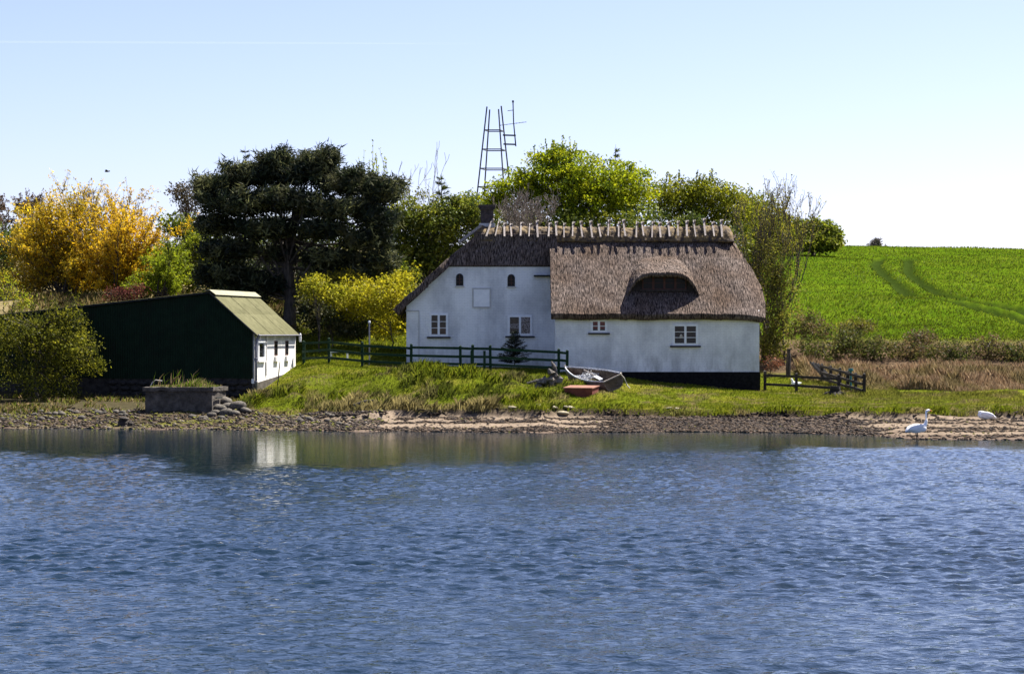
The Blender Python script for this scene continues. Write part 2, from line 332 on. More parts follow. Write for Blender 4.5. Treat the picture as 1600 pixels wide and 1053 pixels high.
def ground(x, y):
    x = np.asarray(x, float); y = np.asarray(y, float)
    # the edge of the turf wanders
    yy = y + np.where((y < 93), 1, 0)*(fbm(x*.9, x*0+3, 5, 3)*.9)*sstep(93, 88, y)*sstep(74, 84, y)
    P = np.stack([np.interp(yy, *zip(*(p+FAR))) for _, p in ST])
    i = np.clip(np.searchsorted(SX, x)-1, 0, len(SX)-2)
    t = np.clip((x-SX[i])/(SX[i+1]-SX[i]), 0, 1); t = t*t*(3-2*t)*.5+t*.5
    shp = x.shape; ii = i.ravel(); n = np.arange(ii.size); Pf = P.reshape(len(ST), -1)
    z = (Pf[ii, n]*(1-t.ravel())+Pf[ii+1, n]*t.ravel()).reshape(shp)
    bank = sstep(88.7, 90, y)*sstep(99, 96, y)
    z = z + bank*fbm(x*.55, y*.55, 11, 3)*.85*sstep(12, 2, x)*sstep(-11, -8.5, x) + bank*fbm(x*.5, y*.5, 14, 3)*.12
    z = z + sstep(83, 87, y)*sstep(97, 90, y)*fbm(x*2, y*2, 21, 3)*.05
    z = z + sstep(104, 112, y)*fbm(x*.18, y*.18, 31, 3)*.5*sstep(14, 8, x)
    fld = sstep(112, 118, y)*sstep(9, 15, x)
    z = z + fld*(fbm(x*.06, y*.04, 41, 3)*.55 + fbm(x*.5, y*.3, 43, 2)*.07) - fld*.34*sstep(.65, .2, track_dist(x, y))
    return z
def lines(parts):
    out = []
    for a, b, st in parts: out += list(np.arange(a, b, st))
    return np.array(out+[parts[-1][1]])
def geo(a, b, s, k=1.25):
    out = [a]
    while out[-1] < b: out.append(out[-1]+s); s *= k
    return np.array(out)
gx = np.concatenate([-geo(34, 420, 1.0)[::-1], lines([(-33.5, 34, .33)]), geo(35, 420, 1.0)])
gy = np.concatenate([lines([(64, 84, .5), (84, 100, .16), (100, 116, .4), (116, 236, 1.2)]), geo(238, 1500, 3)])
X, Y = np.meshgrid(gx, gy); Z = ground(X, Y)
# colour of each zone, with some shade put in, broken up by noise
def zone_colour(x, y, z):
    n1 = fbm(x*.8, y*.8, 51, 4); n2 = fbm(x*3, y*3, 52, 3); n3 = fbm(x*.35, y*1.6, 53, 4)
    c = np.zeros(x.shape+(3,)); c[:] = (.085, .105, .008)
    def put(col, wt):
        c[:] = c+(np.array(col)-c)*np.clip(wt, 0, 1)[..., None]
    put((.14, .125, .02), sstep(.05, .3, n1)*.7)
    put((.045, .034, .022), sstep(.2, .45, n2)*.6)
    foot = np.interp(x, [-20, -12, -9, -4, 3.5, 11, 13.8, 19], [91.8, 91.3, 90.0, 87.45, 87.5, 87.3, 86.3, 86.9]) - fbm(x*.9, x*0+3, 5, 3)*.9
    beach = sstep(.35, -.05, y-foot)
    sand = np.array((.185, .145, .108))
    put(sand, beach)
    left = sstep(-5, -11, x); right = sstep(12.2, 13.5, x)
    put((.042, .031, .021), beach*left*(.7+.3*sstep(-.2, .2, n2)))  # dark brown shingle on the left, darkened further by shade put into the colour
    put((.10, .10, .02), beach*left*sstep(.02, .22, n1)*.8)
    wr = sstep(-.14, .12, n3+.25*n2)*sstep(.8, -.3, (y-foot)+1.2)*beach*(1-left)
    put((.06, .042, .032), wr*lerp(.9, .5, right)*sstep(-6, -1, x))
    put((.05, .036, .03), beach*sstep(2.6, 4.8, x)*sstep(13.6, 12.2, x)*(.72+.5*n2))
    put((.10, .075, .06), beach*sstep(.10, .02, z)*.8)
    put((.032, .024, .016), sstep(-.25, .05, y-foot)*sstep(.55, .25, y-foot)*sstep(-9, -6, x)*.85)
    fld = sstep(112, 114, y+n1)*sstep(11, 14, x)
    put((.045, .08, .004), fld); put((.07, .105, .006), fld*sstep(-.1, .3, n1)*.8)
    put((.022, .036, .006), fld*sstep(.75, .3, track_dist(x, y)))  # wheel tracks: dark soil with the shadow of the ruts put into the colour
    scrub = sstep(104, 107, y+n1*2)*sstep(113, 111.5, y+n1)*sstep(9, 12, x)
    put((.09, .062, .04), scrub)
    reed = sstep(97, 99.5, y+n1*2)*sstep(105, 103.5, y)*sstep(13.5, 16, x)
    put((.20, .14, .07), reed*sstep(100.5, 102, y)*.8)
    wood = sstep(107, 110, y)*sstep(13, 10, x)
    put((.05, .045, .022), wood*.8); put((.19, .15, .08), wood*sstep(-12, -14, x)*.8)
    und = sstep(90.5, 92, y+n1)*sstep(-11, -12.2, x)*sstep(106, 103, y); put((.045, .037, .025), und*.92)
    return np.clip(c*(1+.25*n2[..., None]), .004, 1)
nx, ny = len(gx), len(gy)
idx = np.arange(nx*ny).reshape(ny, nx)
F = np.stack([idx[:-1, :-1], idx[:-1, 1:], idx[1:, 1:], idx[1:, :-1]], -1).reshape(-1, 4)
g = link('ground', npmesh('ground', np.stack([X, Y, Z], -1).reshape(-1, 3), F, True, zone_colour(X, Y, Z).reshape(-1, 3)), M['ground'])
tag(g, kind='structure')

# ------------------------------------------------------------------ water
rs = np.random.RandomState(3)
wx = np.concatenate([-geo(18, 600, .5)[::-1], lines([(-17.9, 18, .095)]), geo(18.3, 600, .5)])
wy = np.concatenate([-geo(0, 800, 6)[::-1], lines([(1, 20, .5), (20, 48, .06), (48, 92, .12)])])
X, Y = np.meshgrid(wx, wy)
gust = fbm(X*.035, Y*.11, 61, 4)
Yb = np.interp(X, [-20, -13, -7, -2, 3, 9, 20], [66, 61, 54, 56, 60, 62, 63]) + fbm(X*.35, Y*.12, 62, 3)*5
calm = sstep(0, 10, Y-Yb)
amp = lerp(1+.9*gust, .06, calm)
Zw = np.zeros(X.shape)
for k in range(46):
    lam = .16*(5.2**(rs.rand()**1.6)); th = rs.normal(0, .75); kk = 2*math.pi/lam
    a = .0094*lam**.9*(.5+rs.rand()*.7)
    warp = fbm(X*.22, Y*.22, 200+k, 2)*2.5 if k % 3 == 0 else 0
    ph = kk*(math.sin(th)*X+math.cos(th)*Y)+rs.rand()*6.28+warp
    s = np.sin(ph); Zw += a*(s+.25*np.cos(2*ph))
far = sstep(24, 17.5, np.abs(X))*sstep(10, 20, Y)
Zw *= amp*far*.9
nx, ny = len(wx), len(wy); idx = np.arange(nx*ny).reshape(ny, nx)
F = np.stack([idx[:-1, :-1], idx[:-1, 1:], idx[1:, 1:], idx[1:, :-1]], -1).reshape(-1, 4)
cw = np.repeat(np.clip(lerp(1, .12, calm), 0, 1).reshape(-1, 1), 3, 1)
wt = link('water', npmesh('water', np.stack([X, Y, Zw], -1).reshape(-1, 3), F, True, cw), M['water'])
tag(wt, kind='structure')

# ------------------------------------------------------------------ thatched house
def patch(fn, nu, nv, disp=.0, dens=(20, 4), seed=0, skirt=.28, flip=False):
    "parametric thatch sheet: fn(u,v)->xyz arrays; displaced along its normal, with a thick cut edge all round"
    u, v = np.meshgrid(np.linspace(0, 1, nu), np.linspace(0, 1, nv))
    P = fn(u, v)
    du = np.gradient(P, axis=1); dv = np.gradient(P, axis=0)
    N = np.cross(du, dv); N /= np.linalg.norm(N, axis=-1, keepdims=True)+1e-9
    if flip: N = -N
    if disp:
        lu = np.concatenate([np.zeros((nv, 1)), np.cumsum(np.linalg.norm(np.diff(P, axis=1), axis=-1), 1)], 1)
        lv = np.concatenate([np.zeros((1, nu)), np.cumsum(np.linalg.norm(np.diff(P, axis=0), axis=-1), 0)], 0)
        d = fbm(lu*dens[0], lv*dens[1], seed, 3, .6)+2.0*fbm(lu*1.2, lv*.8, seed+5, 3)
        # the layers of reed step slightly at each course
        d = d+.35*fbm(lu*dens[0]*.4, lv*dens[1]*2.2, seed+9, 2)
        P = P+N*(d*disp)[..., None]
    idx = np.arange(nu*nv).reshape(nv, nu)
    F = np.stack([idx[:-1, :-1], idx[:-1, 1:], idx[1:, 1:], idx[1:, :-1]], -1).reshape(-1, 4)
    ring = np.concatenate([idx[0, :], idx[1:, -1], idx[-1, -2::-1], idx[-2:0:-1, 0]])
    V = P.reshape(-1, 3); Nn = N.reshape(-1, 3); n0 = len(V)
    V2 = V[ring]-Nn[ring]*skirt; k = len(ring); a = np.arange(k); b = (a+1) % k
    F2 = np.stack([ring[a], n0+a, n0+b, ring[b]], -1)
    # closed underside
    iu = np.unique(np.append(np.arange(0, nu, 8), nu-1)); iv = np.unique(np.append(np.arange(0, nv, 8), nv-1)); sub = idx[np.ix_(iv, iu)].ravel()
    Vb = V[sub]-Nn[sub]*skirt; ix = np.arange(len(sub)).reshape(len(iv), len(iu)); V = np.concatenate([V, V2, Vb])
    F3 = np.stack([ix[:-1, :-1], ix[1:, :-1], ix[1:, 1:], ix[:-1, 1:]], -1).reshape(-1, 4)+n0+k
    return V, np.concatenate([F, F2, F3])
def thatch(name, parent, material, *a, **k):
    V, F = patch(*a, **k); return link(name, npmesh(name, V, F, False), material, parent)

house = empty('thatched_house', (3.5, 101.5, 1.4), 'long white thatched cottage with a row of wooden battens along its ridge', 'house')
EX0, EY, EZ, RY, RZ = 1.74, 99.55, 4.47, 104.0, 8.22          # eave and ridge of the front slope
SL = (RZ-EZ)/(RY-EY)
ZL, YL = 6.74, 103.1                                            # tall wall on the left and its eave
def front(u, v):
    z = EZ+(RZ-EZ)*v
    xr = np.interp(z, [4.4, 5.2, 5.8, 6.6, 7.4, 8.3], [11.28, 11.38, 11.32, 10.98, 10.55, 10.0])
    x = EX0+(xr-EX0)*u
    k = np.clip((x-(xr-1.3))/1.3, 0, 1)**2*.34
    sag = .05*np.sin(v*math.pi)
    y = EY+(RY-EY)*v+k*.65+sag*.6; z = z-k*.5-sag*.5
    y = y-.10*np.exp(-((v)/.06)**2)*0
    return np.stack([x, y, z], -1)
roof = thatch('roof', house, M['thatch'], front, 380, 190, disp=.030, dens=(24, 2.6), seed=101, skirt=.32)
def hip_right(u, v):
    z = 5.75+(RZ-5.75)*v; xr = np.interp(z, [5.7, 6.6, 7.4, 8.3], [11.33, 10.98, 10.55, 10.0])
    yf = EY+(RY-EY)*((z-EZ)/(RZ-EZ))+.2; yb = 2*RY-yf
    return np.stack([xr+.10*np.sin(u*math.pi), lerp(yf, yb, u), z-.15], -1)
thatch('hip', house, M['thatch'], hip_right, 60, 40, disp=.05, seed=120)
def back(u, v):
    z = EZ+(RZ-EZ)*v; xr = np.interp(z, [4.4, 5.8, 8.3], [11.28, 11.3, 10.0]); xl = np.interp(z, [4.4, 8.3], [-5.6, -1.6])
    return np.stack([lerp(xr, xl, u), 2*RY-EY-(RY-EY)*v, z], -1)
thatch('roof_slope', house, M['thatch'], back, 90, 40, disp=.05, seed=130)
# half hip over the tall wall, steeper than the main slope
def half_hip(u, v):
    z = ZL-.02+(RZ-ZL)*v; xl = lerp(-3.22, -1.6, v); y = lerp(102.98, 103.44, v)
    return np.stack([lerp(xl, EX0+.35, u), y+.04*np.sin(v*3.14), z+0*u], -1)
thatch('half_hip', house, M['thatch'], half_hip, 150, 50, disp=.028, dens=(24, 2.6), seed=140, skirt=.26)
# long slope falling away to the left
def left_slope(u, v):
    z = 4.74+(RZ-4.74)*v; x = lerp(-5.46, -1.6, v)+.10*np.sin(v*math.pi)*-1
    yf = np.interp(z, [4.7, ZL, RZ], [102.72, 102.78, 103.7]); yb = np.interp(z, [4.7, RZ], [108.4, 104.2])
    return np.stack([x+0*u, lerp(yb, yf, u), z-.05-.22*np.exp(-v/.10)*0], -1)
thatch('roof_slope', house, M['thatch'], left_slope, 70, 80, disp=.05, seed=150, skirt=.30)
# eyebrow dormer swept out of the front slope
DXC, DW, DYF = 6.78, 1.86, 100.22
def dormer_surface():
    x, v = np.meshgrid(np.linspace(DXC-2.2, DXC+2.15, 160), np.linspace(0, 1, 130))
    q = np.abs((x-DXC)/DW); y = lerp(DYF+.45*np.clip(q, 0, 1.1)**3.5, 104.0, v)
    zd = 4.50+1.84*(1-q**4.0)+.31*(y-DYF); zs = EZ+(y-EY)*SL
    zd = zd+fbm(x*21, y*4, 160, 3)*.045
    P = np.stack([x, y, np.maximum(zd, zs-.25)], -1); keep = zd > zs-.16
    idx = np.arange(x.size).reshape(x.shape); kq = keep[:-1, :-1] & keep[1:, :-1] & keep[:-1, 1:] & keep[1:, 1:]
    F = np.stack([idx[:-1, :-1], idx[:-1, 1:], idx[1:, 1:], idx[1:, :-1]], -1)[kq]
    V = P.reshape(-1, 3); n = len(V); V2 = V-np.array([0, -.04, .20])
    fr = idx[0, :][keep[0, :]]; sk = np.stack([fr[:-1], fr[:-1]+n, fr[1:]+n, fr[1:]], -1)
    return np.concatenate([V, V2]), np.concatenate([F, F[:, ::-1]+n, sk])
V, F = dormer_surface(); dr = link('dormer_roof', npmesh('dormer_roof', V, F, False), M['thatch'], house)
mb = MB(); pts = []; DWY = 100.80
for t in np.linspace(-1, 1, 21):
    x = DXC+t*1.62; pts.append((x, DWY, 4.50+1.84*(1-abs((x-DXC)/DW)**4.0)+.10))
mb.prism([(DXC-1.62, DWY, 5.2)]+pts+[(DXC+1.62, DWY, 5.2)], (0, .12, 0)); dw = mb.build('dormer_wall', M['brown_wood'], house)
dwin = MB().box(5.86, 7.84, DWY-.06, DWY-.005, 5.58, 5.63).box(5.86, 7.84, DWY-.06, DWY-.005, 6.33, 6.38).build('window', M['brown_frame'], house)
for i in range(4):
    x0 = 5.86+i*.495; mbf = MB()
    for xa in (x0, x0+.445): mbf.box(xa, xa+.05, DWY-.08, DWY-.01, 5.63, 6.33)
    for za in (5.86, 6.09): mbf.box(x0+.05, x0+.445, DWY-.065, DWY-.03, za, za+.022)
    mbf.build('casement', M['brown_frame'], dwin)
    MB().box(x0+.05, x0+.445, DWY-.025, DWY-.018, 5.63, 6.33).build('pane', M['glass'], dwin)
MB().box(5.76, 7.94, DWY-.12, DWY-.01, 5.50, 5.58).build('sill', M['brown_wood'], dwin)

# walls
X0, X1 = 1.93, 11.04
wr = MB().box(X0, X1, 100.0, 107.9, 1.90, 4.62)
wr.prism([(X1, 100.0, 4.62), (X1, 107.9, 4.62), (X1, 106.3, 5.5), (X1, 101.6, 5.5)], (-.25, 0, 0)); wr.build('wall', M['wall'], house)
MB().box(X0-.03, X1+.04, 99.965, 107.95, .55, 1.90).build('plinth', M['tar'], house)
wl = [(-4.86, YL, 1.7), (X0+.02, YL, 1.7), (X0+.02, YL, ZL+.06), (-3.25, YL, ZL+.02), (-4.86, YL, 5.02)]
MB().prism(wl, (0, 4.9, 0)).build('wall', M['wall'], house)
MB().box(-4.9, X0, YL-.03, YL+4.95, 1.3, 1.76).build('plinth', M['tar'], house)
# board under the left verge
mb = MB(); mb.bar((-5.05, YL-.06, 4.74), (-3.35, YL-.06, 6.40), .05, .16, (0, -1, 0)); mb.build('bargeboard', M['render_grey'], house)
MB().box(-4.9, -4.27, YL-.035, YL-.002, 4.62, 4.68).box(-4.30, -4.26, YL-.03, YL-.002, 1.8, 4.62).build('cable', M['render_grey'], house)
for px in (921, 997, 1079, 1162):
    x = (px-800)/35; MB().box(x-.04, x+.04, 99.9, 99.998, 4.27, 4.36).tube([(x, 99.9, 4.30), (x, 99.86, 4.24), (x, 99.9, 4.2)], .014, 5).build('gutter_hook', M['trim_dark'], house)
MB().box(1.0, 1.93, YL-.25, YL-.002, 6.22, 6.29).build('tie_beam', M['trim_dark'], house)

def window(x0, x1, y, z0, z1, cols, rows, mat_frame, curtains=None, sill=True, split=True):
    fr = MB(); t = .055
    fr.box(x0-t, x0, y-.05, y-.002, z0-t, z1+t).box(x1, x1+t, y-.05, y-.002, z0-t, z1+t)
    fr.box(x0, x1, y-.05, y-.002, z1, z1+t).box(x0, x1, y-.05, y-.002, z0-t, z0)
    wn = fr.build('window', mat_frame, house)
    MB().box(x0, x1, y-.008, y-.003, z0, z1).build('shade_panel', M['room_shade'], wn)  # flat dark panel added behind the panes; its colour paints the unlit room
    cw = (x1-x0)/cols
    for i in range(cols):
        a = x0+i*cw; b = a+cw; s = .05; c = MB()
        c.box(a, a+s, y-.062, y-.03, z0, z1).box(b-s, b, y-.062, y-.03, z0, z1).box(a+s, b-s, y-.062, y-.03, z0, z0+s).box(a+s, b-s, y-.062, y-.03, z1-s, z1)
        hh = (z1-z0-2*s)
        for r in range(1, rows): zz = z0+s+hh*r/rows; c.box(a+s, b-s, y-.056, y-.03, zz-.012, zz+.012)
        c.build('casement', mat_frame, wn)
        for r in range(rows):
            MB().box(a+s, b-s, y-.034, y-.029, z0+s+hh*r/rows+.012, z0+s+hh*(r+1)/rows-.012).build('pane', M['pane'], wn)
    if sill: MB().box(x0-.16, x1+.16, y-.13, y-.002, z0-t-.075, z0-t-.004).build('sill', M['dark_sill'], wn)
    return wn
def wall_xz(px0, px1, py0, py1, D):
    a = at(px0, py1, D); b = at(px1, py0, D); return a[0], b[0], a[2], b[2]
x0, x1, z0, z1 = wall_xz(672.5, 698.5, 491, 524, YL); wn = window(x0, x1, YL, z0, z1, 2, 3, M['white_paint'])
MB().box(x0+.05, x1-.05, YL-.02, YL-.012, z0+.05, z0+.42).build('curtain', M['ochre_cloth'], wn)
x0, x1, z0, z1 = wall_xz(795, 830, 494, 523, YL); wn = window(x0, x1, YL, z0, z1, 2, 1, M['white_paint'])
xm = (x0+x1)/2
MB().box(xm+.04, x1-.04, YL-.02, YL-.012, z0+.04, z1-.04).build('curtain', M['curtain'], wn)
MB().box(x0+.05, xm-.05, YL-.02, YL-.012, z0+.28, z0+.52).build('curtain', M['curtain'], wn)
x0, x1, z0, z1 = wall_xz(924.5, 947, 501, 518, 100); wn = window(x0, x1, 100, z0, z1, 2, 2, M['white_paint'])
MB().box(x0+.06, x1-.04, 99.984, 99.99, z0+.12, z1-.05).build('curtain', M['red_flower'], wn)
x0, x1, z0, z1 = wall_xz(1052.5, 1089, 508, 538, 100); wn = window(x0, x1, 100, z0, z1, 2, 3, M['white_paint'])
MB().tube([(x0+.33, 99.985, z0+.28), (x0+.33, 99.985, z0+.36), (x0+.33, 99.985, z0+.46)], [.03, .08, .02], 8).build('table_lamp', M['rope'], wn)
# small arched windows
for pxa, pxb, pya, pyb in ((712.5, 724, 427.5, 446.5), (793, 804.5, 428.5, 447.5)):
    x0, x1, z0, z1 = wall_xz(pxa, pxb, pya, pyb, YL); r = (x1-x0)/2; xc = (x0+x1)/2
    def arch(rr, zb): return [(xc-rr, YL-.004, zb), (xc+rr, YL-.004, zb)]+[(xc+rr*math.cos(t), YL-.004, z1-r+rr*math.sin(t)) for t in np.linspace(0, math.pi, 11)]
    o = MB().prism(arch(r, z0), (0, -.02, 0)).build('window', M['trim_dark'], house)
    MB().prism([(p[0], YL-.026, p[2]) for p in arch(r-.04, z0+.03)], (0, -.006, 0)).build('pane', M['glass'], o)
    mbm = MB().box(xc-.014, xc+.014, YL-.05, YL-.033, z0+.03, z1-.04)
    for zz in (z0+.16, z0+.31): mbm.box(xc-r+.04, xc-.014, YL-.05, YL-.033, zz-.01, zz+.01).box(xc+.014, xc+r-.04, YL-.05, YL-.033, zz-.01, zz+.01)
    mbm.build('glazing_bar', M['brown_frame'], o)
    MB().box(x0-.04, x1+.04, YL-.08, YL-.002, z0-.06, z0-.003).build('sill', M['render_grey'], o)
# boarded hatch
x0, x1, z0, z1 = wall_xz(740, 765, 452, 479, YL)
h = MB().box(x0, x1, YL-.03, YL-.002, z0, z1).build('hatch', M['white_paint'], house)
mb = MB()
for a in (x0-.06, x1+.003): mb.box(a, a+.057, YL-.045, YL-.002, z0-.06, z1+.06)
mb.box(x0-.003, x1+.003, YL-.045, YL-.002, z1+.003, z1+.06).box(x0-.003, x1+.003, YL-.045, YL-.002, z0-.06, z0-.003); mb.build('frame', M['render_grey'], h)

# ridge: straw roll, crossed battens, chimney
RP = np.array([(-.60, -.36), (-.52, -.14), (-.36, .12), (-.18, .28), (0, .35), (.18, .28), (.36, .12), (.52, -.14), (.60, -.36)])
def ridge_roll(u, v):
    x = lerp(-1.72, 10.25, u); e = np.clip(np.minimum(u, 1-u)*40, 0, 1)**.5
    k = v*(len(RP)-1); a = np.arange(len(RP))
    return np.stack([x+0*v, RY+np.interp(k, a, RP[:, 0])*(.75+.25*e), RZ-.36+(np.interp(k, a, RP[:, 1])+.36)*(.4+.6*e)+.02*np.sin(x*3)], -1)
V, F = patch(ridge_roll, 300, 33, disp=.05, dens=(9, 9), seed=170, skirt=.12)
ridge = link('ridge', npmesh('ridge', V, F, False), M['ridge_moss'], house)
rr = random.Random(5)
for i in range(28):
    px = 759.3+i*13.68+rr.uniform(-1.9, 1.9); x = (px-800)*103.6/FPX; j = rr.uniform(-.05, .04); wd = rr.uniform(.05, .085); up = rr.uniform(-.13, .08)
    lean = .28 if i == 0 else (.16 if i == 1 else rr.uniform(-.09, .07))
    for s in (-1, 1):
        xo = x+(.07 if s > 0 else 0)
        MB().bar((xo, RY+s*.76, RZ-.16+j), (xo+lean, RY-s*.08, RZ+.60+up+j), wd, .06, (0, s, .6)).build('batten', M['ridge_wood'], house)
MB().bar((-2.45, 103.40, 7.80), (-1.42, 103.62, 8.60), .12, .07, (0, -1, .4)).build('batten', M['ridge_wood'], house)
ch = MB().box(-1.46, -.86, 104.02, 104.6, 7.6, 9.36).build('chimney', M['chimney_brick'], house)
MB().box(-1.52, -.80, 103.96, 104.66, 9.36, 9.46).box(-1.56, -.76, 103.92, 104.70, 9.462, 9.58).build('cap', M['chimney_brick'], ch)
MB().box(-1.53, -.79, 103.95, 104.67, 8.45, 8.72).build('flashing', M['render_grey'], ch)

# ------------------------------------------------------------------ green shed
SC = Vector((-11.17, 97.0, 0)); su = Vector((-.983, .186, 0)); sv = Vector((.186, .983, 0)); SD = 6.4; SWD = 12.6
def sh(t, s, z): return SC+su*t+sv*s+Vector((0, 0, z))
shed = empty('shed', sh(4, 3, .8), 'low dark green corrugated shed with one white end wall, by the water', 'shed')
ZE, ZA, TA = 3.66, 5.40, 1.98
def roofz(t): return np.where(np.asarray(t) < TA, ZE+(ZA-ZE)*np.asarray(t)/TA, ZA-(np.asarray(t)-TA)*.101)
ts = np.arange(.02, SWD, .02); V = []; 
for t in ts:
    c = .022*math.cos(t*2*math.pi/.11); p = sh(t, -c-.02, 0); zt = float(roofz(t))-.06
    V += [(p.x, p.y, 1.66+.02*math.sin(t*.9)), (p.x, p.y, zt)]
n = len(ts); F = [(2*i, 2*i+1, 2*i+3, 2*i+2) for i in range(n-1)]
link('corrugated_wall', npmesh('corrugated_wall', np.array(V), np.array(F), True), M['green_metal'], shed)
MB().prism([sh(.05, .06, .5), sh(SWD, .06, .5), sh(SWD, .06, float(roofz(SWD))-.08), sh(TA, .06, ZA-.1), sh(.05, .06, ZE-.08)], sv*(SD-.1)).build('body', M['trim_dark'], shed)
# stone footing of the front: single stones
rr = random.Random(9)
foot = MB().prism([sh(.02, .02, .3), sh(SWD, .02, .3), sh(SWD, .02, 1.7), sh(.02, .02, 1.7)], sv*.05).build('footing', M['rubble'], shed)
def stone_mesh(name, seed, flat=.65, sub=2):
    import bmesh
    bm = bmesh.new(); bmesh.ops.create_icosphere(bm, subdivisions=sub, radius=1)
    r_ = np.random.RandomState(seed); k = r_.normal(size=(5, 3)); off = r_.rand(5)*.25+.72
    k /= np.linalg.norm(k, axis=1, keepdims=True)
    for v in bm.verts:
        p = np.array(v.co)
        for q, d in zip(k, off):
            e = p@q-d
            if e > 0: p = p-q*e*.8
        p = p*(1+.10*math.sin(3*p[0]+seed)*math.cos(2.5*p[1]+seed*2)); v.co = (p[0], p[1], p[2]*flat)
    me = bpy.data.meshes.new(name); bm.to_mesh(me); bm.free(); me.polygons.foreach_set('use_smooth', [True]*len(me.polygons)); return me
SM = [stone_mesh('stone', s) for s in range(6)]
for m_ in SM: m_.materials.append(M['stone'])
FS = [stone_mesh('footing_stone', s+20, .8, 1) for s in range(4)]
for m_ in FS: m_.materials.append(M['rubble'])
for row in range(4):
    t = .2
    while t < 6.5:
        wd = rr.uniform(.16, .3); p = sh(t+wd, -.02, .72+row*.245+rr.uniform(-.02, .02))
        o = bpy.data.objects.new('footing_stone', FS[rr.randrange(4)]); COL.objects.link(o); o.location = p; o.scale = (wd*1.05, .12, .15); o.rotation_euler = (0, rr.uniform(-.1, .1), math.atan2(su.y, su.x))
        attach(o, foot); t += wd*2
# white end wall
def endwall(s0, s1, z0a, z0b, z1, out=.0):
    return [sh(0, s0, z0a)-su*out, sh(0, s1, z0b)-su*out, sh(0, s1, z1)-su*out, sh(0, s0, z1)-su*out]
MB().prism(endwall(0, SD, 1.45, 1.9, 3.30), su*.12).build('wall', M['render_white'], shed)
MB().prism(endwall(0, SD, 3.303, 3.303, ZE-.01, .012), su*.12).build('wall', M['render_grey'], shed)
MB().prism(endwall(0, SD, .3, .9, 1.45, .03)[:2]+[sh(0, SD, 1.9)-su*.03, sh(0, 0, 1.45)-su*.03], su*.12).build('footing', M['concrete'], shed)
def wallpiece(s0, s1, z0, z1, o0, o1): # box on the end wall standing out from o0 to o1
    return MB().prism([sh(0, s0, z0)-su*o0, sh(0, s1, z0)-su*o0, sh(0, s1, z1)-su*o0, sh(0, s0, z1)-su*o0], -su*(o1-o0))
wn = MB()
for a in ((.42, .54, 2.42, 3.3), (1.34, 1.46, 2.42, 3.3), (.54, 1.34, 3.18, 3.3), (.54, 1.34, 2.42, 2.58)): wn.prism([sh(0, a[0], a[2])-su*.004, sh(0, a[1], a[2])-su*.004, sh(0, a[1], a[3])-su*.004, sh(0, a[0], a[3])-su*.004], -su*.07)
wo_ = wn.build('window', M['white_paint'], shed); wallpiece(.54, 1.34, 2.58, 3.18, .005, .02).build('pane', M['glass'], wo_)
wallpiece(.38, 1.5, 2.36, 2.418, .004, .11).build('sill', M['render_grey'], wo_)
for s0 in (3.02, 4.72):
    wi = wallpiece(s0, s0+.48, 2.62, 3.28, .004, .02).build('window', M['brown_frame'], shed)
    wallpiece(s0+.06, s0+.42, 2.68, 3.22, .021, .028).build('pane', M['glass'], wi)
    wallpiece(s0-.05, s0+.5, 2.36, 2.58, .004, .12).build('sill', M['render_white'], wi)
wallpiece(1.64, 1.72, 1.75, 3.62, .02, .06).build('cover_strip', M['render_grey'], shed)
p0 = sh(-.14, .12, 0); mb = MB(); mb.tube([p0+Vector((.05, 0, 3.58)), p0+Vector((.02, 0, 3.46)), p0+Vector((-.06, -.02, 3.32)), p0+Vector((-.08, -.02, 3.1)), p0+Vector((-.08, -.02, .72))], .055, 10)
for z in (1.5, 2.5): mb.tube([p0+Vector((-.08, -.02, z)), p0+Vector((-.08, -.02, z+.05))], .072, 10)
mb.build('drainpipe', M['pipe'], shed, smooth=True)
# roofs: right slope in wavy sheets, long low slope to the left
sl = math.hypot(TA, ZA-ZE)
def wavy(t0, t1, s0, s1, lift, amp=.014, per=.15, nz=2):
    ss = np.arange(s0, s1+.001, .03); V = []; F = []
    for t in (t0, t1):
        for s in ss:
            z = (ZE+(ZA-ZE)*t/TA if t < TA+.001 else ZA-(t-TA)*.101)+lift+amp*math.cos(s*2*math.pi/per); p = sh(t, s, z); V.append(tuple(p))
    m_ = len(ss); V2 = [(a, b, c-.03) for a, b, c in V]
    for i in range(m_-1): F += [(i, i+1, m_+i+1, m_+i), (2*m_+i, 3*m_+i, 3*m_+i+1, 2*m_+i+1), (i, 2*m_+i, 2*m_+i+1, i+1)]
    return npmesh('roof_sheet', np.array(V+V2), np.array(F), False)
rf = empty('roof', sh(TA, 3, ZA)); attach(rf, shed)
cuts = np.linspace(-.12, SD+.12, 7)
for i in range(6):
    for (ta, tb, lf) in ((-.18, .98, .03), (.9, TA, .045)):
        link('roof_sheet', wavy(ta, tb, cuts[i]+.004, cuts[i+1]-.004, lf), M['roof_sheet'], rf)
link('roof_sheet', wavy(TA, SWD+.2, -.12, SD+.12, .03), M['roof_sheet'], rf)
MB().prism([sh(TA-.30, -.13, ZA-.10), sh(TA, -.13, ZA+.085), sh(TA+.3, -.13, ZA+.045), sh(TA, -.13, ZA+.12)], sv*(SD+.26)).build('ridge_cap', M['ridge_cap'], rf)
mb = MB(); mb.bar(sh(-.2, -.10, ZE-.16), sh(TA, -.10, ZA-.02), .05, .17, (0, -1, 0)); mb.bar(sh(TA, -.10, ZA-.02), sh(SWD+.2, -.10, ZA-.02-(SWD+.2-TA)*.101), .05, .17, (0, -1, 0)); mb.build('bargeboard', M['trim_dark'], rf)
mb = MB(); mb.tube([sh(-.24, -.1, ZE-.13), sh(-.24, SD+.1, ZE-.13)], .032, 8); mb.build('gutter', M['pipe'], rf)
lamp = empty('outdoor_lamp', at(469, 534, 103.6), 'small white lantern hanging at the far corner of the white shed wall', 'lamp')
